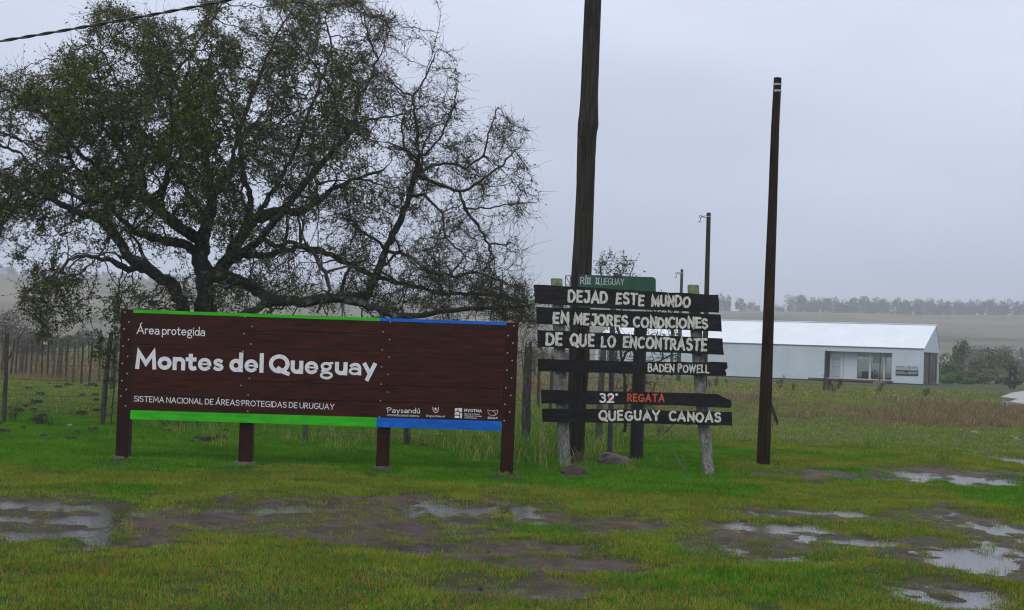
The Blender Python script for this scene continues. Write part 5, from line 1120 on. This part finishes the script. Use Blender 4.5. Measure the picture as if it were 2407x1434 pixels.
twigs_leaves(s3, p3, pa3, r3_, 130, lambda p: 1.0 + 0 * p[:, 0], [(.045, .11, .015), (.03, .08, .012), (.07, .13, .02)], .065, 12, nleaf=4)

# small bare shrubs in the pasture
def shrub(px, py, wpx, hpx, lab, seed, mat=M_twig, leaves=0, cols=LC, name='shrub', nst=9, group=None, wr=.006):
    b_ = G(px, py); s = b_[1] / F; rs1 = np.random.RandomState(seed); z0 = hz(b_[0], b_[1]); o = thing(name, lab, 'shrub', (b_[0], b_[1], z0), group); mb = MB(); tips = []
    for i in range(nst):
        d = np.array([rs1.uniform(-1, 1) * wpx * s / 2, rs1.uniform(-.6, .6) * wpx * s / 2, hpx * s * rs1.uniform(.6, 1)]); p0 = np.array([b_[0] + rs1.uniform(-.04, .04), b_[1], z0 - .03])
        pts = [p0 + d * f_ + np.array([rs1.normal() * .05, rs1.normal() * .05, 0]) * hpx * s * f_ for f_ in (0, .35, .7, 1)]; mb.tube(pts, [wr, wr * .8, wr * .6, wr * .3], 4, cap=False)
        for k in range(5):
            f_ = rs1.uniform(.3, 1); q = p0 + d * f_; e2 = q + rs1.normal(size=3) * hpx * s * .16 + [0, 0, hpx * s * .12]; mb.tube([q, e2], [wr * .5, wr * .25], 3, cap=False); tips.append((q, e2))
    mb.build('stems', mat, o)
    if leaves:
        v = []; f = []; c = []; n = 0
        for i in range(leaves):
            q, e2 = tips[rs1.randint(len(tips))]; p = q + (e2 - q) * rs1.rand() + rs1.normal(size=3) * .03; l = rs1.normal(size=3); l /= np.linalg.norm(l); w = np.cross(l, rs1.normal(size=3)); w /= np.linalg.norm(w); z_ = .05 * rs1.uniform(.6, 1.4) * max(1, s * 60)
            v += [p, p + l * z_ * .5 + w * z_ * .3, p + l * z_, p + l * z_ * .5 - w * z_ * .3]; f.append((n, n + 1, n + 2, n + 3)); n += 4; cc = cols[rs1.randint(len(cols))]; c += [(*cc, 1)] * 4
        mb = MB(); mb.add(v, f); mb.build('leaves', M_leaf, o, color=c)
    return o
shrub(28, 995, 34, 42, 'dry brown weed beside the leftmost near fence post', 1)
shrub(95, 1004, 40, 34, 'dense brown dry weed in the pasture between the two near posts', 2, nst=22)
shrub(120, 1008, 22, 32, 'thin dry weed right of the dense brown weed', 3, nst=5)
shrub(1545, 1030, 90, 44, 'fallen bare branch lying in the grass behind the plank sign', 4, nst=8)
shrub(410, 1012, 90, 34, 'brown low brush under the left part of the brown sign', 5, nst=20)
shrub(1755, 1045, 34, 16, 'small dead weed left of the foot of the bare pole', 6, nst=5)
shrub(1815, 1008, 30, 70, 'thin bare weed beside the bare pole', 7, nst=3)
# young planted trees in front of the building
for i, (px, py, w, h, lab, guard, lv_n) in enumerate([(1833, 916, 22, 34, 'feathery young tree just right of the bare pole', 0, 60), (1864, 922, 10, 22, 'tiny bare sapling right of the feathery young tree', 0, 12), (1935, 919, 26, 42, 'pale leaning sapling left of the guarded stakes', 0, 40),
     (1945, 920, 6, 20, 'sapling with a dark guard and raw stake before the brown reveal', 1, 10), (1971, 918, 6, 20, 'sapling with a dark guard before the notice board', 1, 10), (1959, 925, 12, 26, 'small leafy sapling between the two guarded ones', 0, 50),
     (2066, 925, 20, 26, 'bushy sapling before the ramp and blue post', 0, 140), (2175, 933, 18, 24, 'sapling with stake before the right corner of the building', 0, 60), (1683, 910, 10, 26, 'leafy sapling near the plank sign right edge', 0, 60), (1667, 912, 5, 18, 'short sapling behind the right white post', 0, 16), (1706, 905, 5, 14, 'tiny sapling left of the bare pole', 0, 10)]):
    o = shrub(px, py, w, h, lab, 50 + i, leaves=lv_n, name='sapling', nst=4, group='saplings planted before the building', wr=.02, cols=[(.05, .08, .02), (.08, .09, .03)])
    g_ = G(px, py); D = g_[1]; s = D / F; st_ = h * .8 * s
    if lv_n != 12: MB().tube([(g_[0] + .1, g_[1], -.05), (g_[0] + .12, g_[1], st_)], .028, 5).build('stake', M_stake, o)
    if guard: MB().tube([(g_[0] + .1, g_[1], st_ * .85), (g_[0] + .1, g_[1], st_ * 1.75)], .12, 6).build('guard', M_signblack, o)

# bushes made of many small leaf sprays
def bush(name, c_, w, d, h, n, leaf, cols, lab, seed, group=None, trunk=True, link=True, lumps=9, low=.30):
    rs1 = np.random.RandomState(seed); o = thing(name, lab, 'bush' if 'tree' not in name else 'tree', c_, group)
    v = []; f = []; c = []; k = 0
    L_ = [(rs1.uniform(-.36, .36) * w, rs1.uniform(-.36, .36) * d, h * rs1.uniform(low, .80), rs1.uniform(.16, .32)) for _ in range(lumps)]
    for i in range(n):
        lx_, ly_, lz_, lr_ = L_[rs1.randint(lumps)]; q = rs1.normal(size=3); q /= np.linalg.norm(q); q *= rs1.uniform(.45, 1.0) ** .5 * (1 + .25 * rs1.normal() * .5)
        p = np.array([lx_ + q[0] * lr_ * w, ly_ + q[1] * lr_ * d, lz_ + q[2] * lr_ * h]); 
        if p[2] < 0: p[2] = rs1.uniform(0, .2) * h
        a = rs1.normal(size=3); a /= np.linalg.norm(a); b2 = np.cross(a, rs1.normal(size=3)); b2 /= np.linalg.norm(b2) + 1e-9; z_ = leaf * rs1.uniform(.5, 1.3)
        v += [p - a * z_ * .5, p + b2 * z_ * .35, p + a * z_ * .5, p - b2 * z_ * .35]; f.append((k, k + 1, k + 2, k + 3)); k += 4
        cc = cols[rs1.randint(len(cols))]; j = rs1.uniform(.7, 1.3); c += [(cc[0] * j, cc[1] * j, cc[2] * j, 1)] * 4
    mb = MB(); mb.add(np.array(v) + np.array(c_), f); q = mb.build('crown', M_bush, o, color=c)
    mb = MB()
    for (lx_, ly_, lz_, lr_) in L_[:6 if trunk else 3]: mb.tube([np.array(c_) + [lx_ * .1, ly_ * .1, -.1], np.array(c_) + [lx_ * .5, ly_ * .5, lz_ * .5], np.array(c_) + [lx_, ly_, lz_]], [.03 * h * .5, .02 * h * .5, .008 * h * .5], 5)
    mb.build('trunk', M_branch, o); return o
DKG = [(.055, .10, .030), (.065, .11, .032), (.09, .11, .045)]; MGR = [(.085, .18, .025), (.12, .19, .035), (.06, .13, .02)]; MAU = [(.125, .10, .092), (.10, .085, .075), (.14, .12, .10)]; OLV = [(.12, .135, .050), (.09, .11, .045), (.14, .13, .075)]; RUS = [(.10, .06, .04), (.08, .06, .04), (.06, .06, .03)]
def bushpx(px, ybase_D, wpx, toppy, cols, lab, seed, name='bush', lumps=9, n=2200, leaf=.22, group='bushes behind the building'):
    D = ybase_D; s = D / F; c_ = P(px, hor(px) + 1.6 / s, D); z = hz(c_[0], D); h = 1.6 + (hor(px) - toppy) * s - z
    return bush(name, (c_[0], D, z - .1), wpx * s, wpx * s * .7, h * 1.08, n, leaf * D / 150, cols, lab, seed, group, lumps=lumps)
bushpx(2238, 150, 60, 868, MGR, 'bright green low bush against the right gable of the building', 1)
bushpx(2278, 152, 50, 884, MGR, 'low green bush right of the bright green one', 2)
bushpx(2232, 162, 80, 838, DKG, 'dark mixed bush rising behind the bright green bush', 3)
bushpx(2252, 168, 40, 806, DKG, 'small dark tree standing above the bushes right of the building', 4, name='small_tree', lumps=6, n=1400)
bushpx(2300, 165, 90, 838, OLV, 'olive bush in the middle of the thicket', 5)
bushpx(2345, 168, 70, 818, OLV, 'tall loose grey green bush left of the iron frame', 6, n=1600)
bushpx(2395, 165, 80, 846, DKG, 'dark bush behind the iron frame at the right edge', 7)
bushpx(2440, 160, 80, 850, OLV, 'olive bush beyond the right edge', 8)
bushpx(2330, 158, 70, 868, OLV, 'low brownish bush at the foot of the thicket', 9)
bushpx(2370, 156, 60, 880, MAU, 'low mauve brush left of the iron frame', 10)
bushpx(2265, 158, 70, 872, RUS, 'rusty brown brush between the green bushes', 11)
bushpx(2310, 300, 110, 812, MAU, 'far mauve thicket on the foot of the slope, left one', 12, n=2600)
bushpx(2400, 310, 120, 815, MAU, 'far mauve thicket on the foot of the slope, right one', 13, n=2600)
LG = 'scrub along the far edge of the left field'
bushpx(10, 84, 170, 722, MAU, 'grey leafless thicket at the left edge above the corral fence', 14, n=5200, leaf=.16, group=LG, lumps=14)
bushpx(85, 100, 100, 768, MAU, 'lower grey brown scrub right of the leafless thicket', 15, n=2500, group=LG, lumps=12)
for i in range(14):
    px = -60 + i * 34; bushpx(px, 168 + 9 * (i % 3), 62, 779 + 7 * ((i * 7) % 4), [MAU, OLV, DKG, MAU][i % 4], ['grey mauve scrub', 'olive scrub', 'dark green scrub', 'brown scrub'][i % 4] + ' on the far edge of the left field, ' + ['first', 'second', 'third', 'fourth', 'fifth', 'sixth', 'seventh', 'eighth', 'ninth', 'tenth', 'eleventh', 'twelfth', 'thirteenth', 'fourteenth'][i] + ' from the left', 20 + i, n=1300, leaf=.3, group=LG)
bushpx(1235, 62, 60, 760, MAU, 'leafless grey scrub just right of the brown sign', 40, n=2600, leaf=.13, group=LG, lumps=12)
bushpx(1262, 95, 60, 800, OLV, 'olive scrub right of the brown sign behind the wire fence', 41, n=1600, group=LG)
bushpx(1320, 150, 90, 815, MAU, 'grey scrub seen between the planks on the left', 42, n=1600, group=LG)
for i, px in enumerate((500, 620, 760, 900, 1030, 1150)): bushpx(px, 190, 130, 786 + (px - 500) * .035, [MAU, OLV][i % 2], ['grey', 'olive'][i % 2] + ' scrub low behind the brown sign, ' + ['first', 'second', 'third', 'fourth', 'fifth', 'sixth'][i] + ' from the left', 50 + i, n=1300, leaf=.4, group=LG)

# treeline on the hill crest
protos = []
for i in range(6):
    h = 13.0; rs1 = np.random.RandomState(100 + i); w = rs1.uniform(8, 11)
    o = bush('hill_tree', (0, 0, 0), w, w * .8, h, 900, .95, [(.013, .018, .011), (.017, .022, .012), (.016, .017, .012)], 'tall dark tree in the misty treeline on the hill crest', 100 + i, 'treeline on the hill crest', lumps=10, low=.10); protos.append(o)
spots = []
px = 1556.0
while px < 2560:
    if 1718 < px < 1732 or 1796 < px < 1826 or 2378 < px < 2392: px += 6; continue
    sc = 1.0
    if px < 1690: sc = .6
    elif px < 1745: sc = 1.0
    elif px < 1880: sc = .66
    if 1858 < px < 1870: sc = 1.12
    spots.append((px, sc * random.uniform(.88, 1.1))); px += random.uniform(11, 19) * (.8 if px > 1880 else 1)
px = -260.0
while px < 900: spots.append((px, random.uniform(.5, .7))); px += random.uniform(14, 26)
for i, (px, s_) in enumerate(spots):
    D = 985 + random.uniform(-14, 14); x_ = (px - CX) / F * D; z_ = hz(x_, D); src = protos[i % 6]
    if i < 6: o = src
    else:
        o = src.copy(); COL.objects.link(o)
        for ch in src.children: c_ = ch.copy(); COL.objects.link(c_); c_.parent = o
    o.location = (x_, D, z_ - .3); o.rotation_euler = (0, 0, random.uniform(0, 6.283)); o.scale = (s_ * 1.05, s_, s_)

# iron ornament frame by the path, and pale path at the right edge
D = 122.0; s = D / F; c_ = P(2379, hor(2379) + 1.6 / s, D); o = thing('iron_frame', 'tall dark iron ornament frame with a spike by the path at the right edge', 'sculpture', (c_[0], c_[1], 0))
M_iron = M('dark_iron', (.010, .008, .008), rough=.7)
def at(x_, z_): return np.array([c_[0] + x_ * s * 1.0, D, z_])
zt = (911 - 858) * s; zb = .16 * 1.0
mb = MB(); hw = 8.5 * s
for sg_ in (-1, 1): mb.box((c_[0] + sg_ * (hw - .07), D, (zt + zb + .1) / 2), (.15, .14, zt - zb - .1))
mb.box((c_[0], D, zt - .06), (2 * hw, .12, .17)); mb.box((c_[0], D, zb + .12), (2 * hw, .12, .17)); mb.build('frame', M_iron, o)
for sg_ in (-1, 1): MB().box((c_[0] + sg_ * .13, D, .1), (.1, .1, .4)).build('foot', M_iron, o)
MB().tube([(c_[0], D, zt), (c_[0], D, zt + .2), (c_[0], D, zt + .5)], [.05, .035, .012], 6).build('spike', M_iron, o)
for a in (-.08, .08): MB().tube([(c_[0] + a, D, zt), (c_[0] + a * .6, D, zt + .14)], .02, 5).build('finial', M_iron, o)
for z_ in (.62, 1.28): mb = MB(); mb.tube([(c_[0], D - .02, z_ - .2), (c_[0], D - .02, z_ - .08), (c_[0], D - .02, z_ + .08), (c_[0], D - .02, z_ + .2)], [.03, .12, .12, .03], 8); mb.build('scroll', M_iron, o)
M_path = M('pale_wet_path', (.30, .27, .26), (.22, .20, .195), scale=1.2, rough=.35, c3=(.12, .10, .09), s3=3, t3=(.6, .7))
pth = [G(2352, 936), G(2378, 926), G(2410, 921), G(2480, 915), (70, 118, 0), (70, 66, 0), G(2480, 962), G(2407, 954), G(2372, 948), G(2392, 941)]
pth = [(q[0], q[1], .085) for q in pth]
tag(MB().prism(pth, (0, 0, -.12)).build('path', M_path), kind='structure')

# ================================================================ HAZE
m = bpy.data.materials.new('haze'); m.use_nodes = True; t = m.node_tree; t.nodes.clear(); o_ = t.nodes.new('ShaderNodeOutputMaterial'); pv = t.nodes.new('ShaderNodeVolumePrincipled')
pv.inputs['Color'].default_value = (.89, .94, 1.0, 1); pv.inputs['Density'].default_value = .00066; pv.inputs['Anisotropy'].default_value = .2
t.links.new(pv.outputs[0], o_.inputs['Volume'])
hb = MB().hexa([(-1600, -90, -1.3), (1600, -90, -1.3), (1600, 1700, -1.3), (-1600, 1700, -1.3), (-1600, -90, 62), (1600, -90, 62), (1600, 1700, 62), (-1600, 1700, 62)]).build('haze', m)
tag(hb, 'thin pale rain haze filling the air', 'haze', kind='stuff')
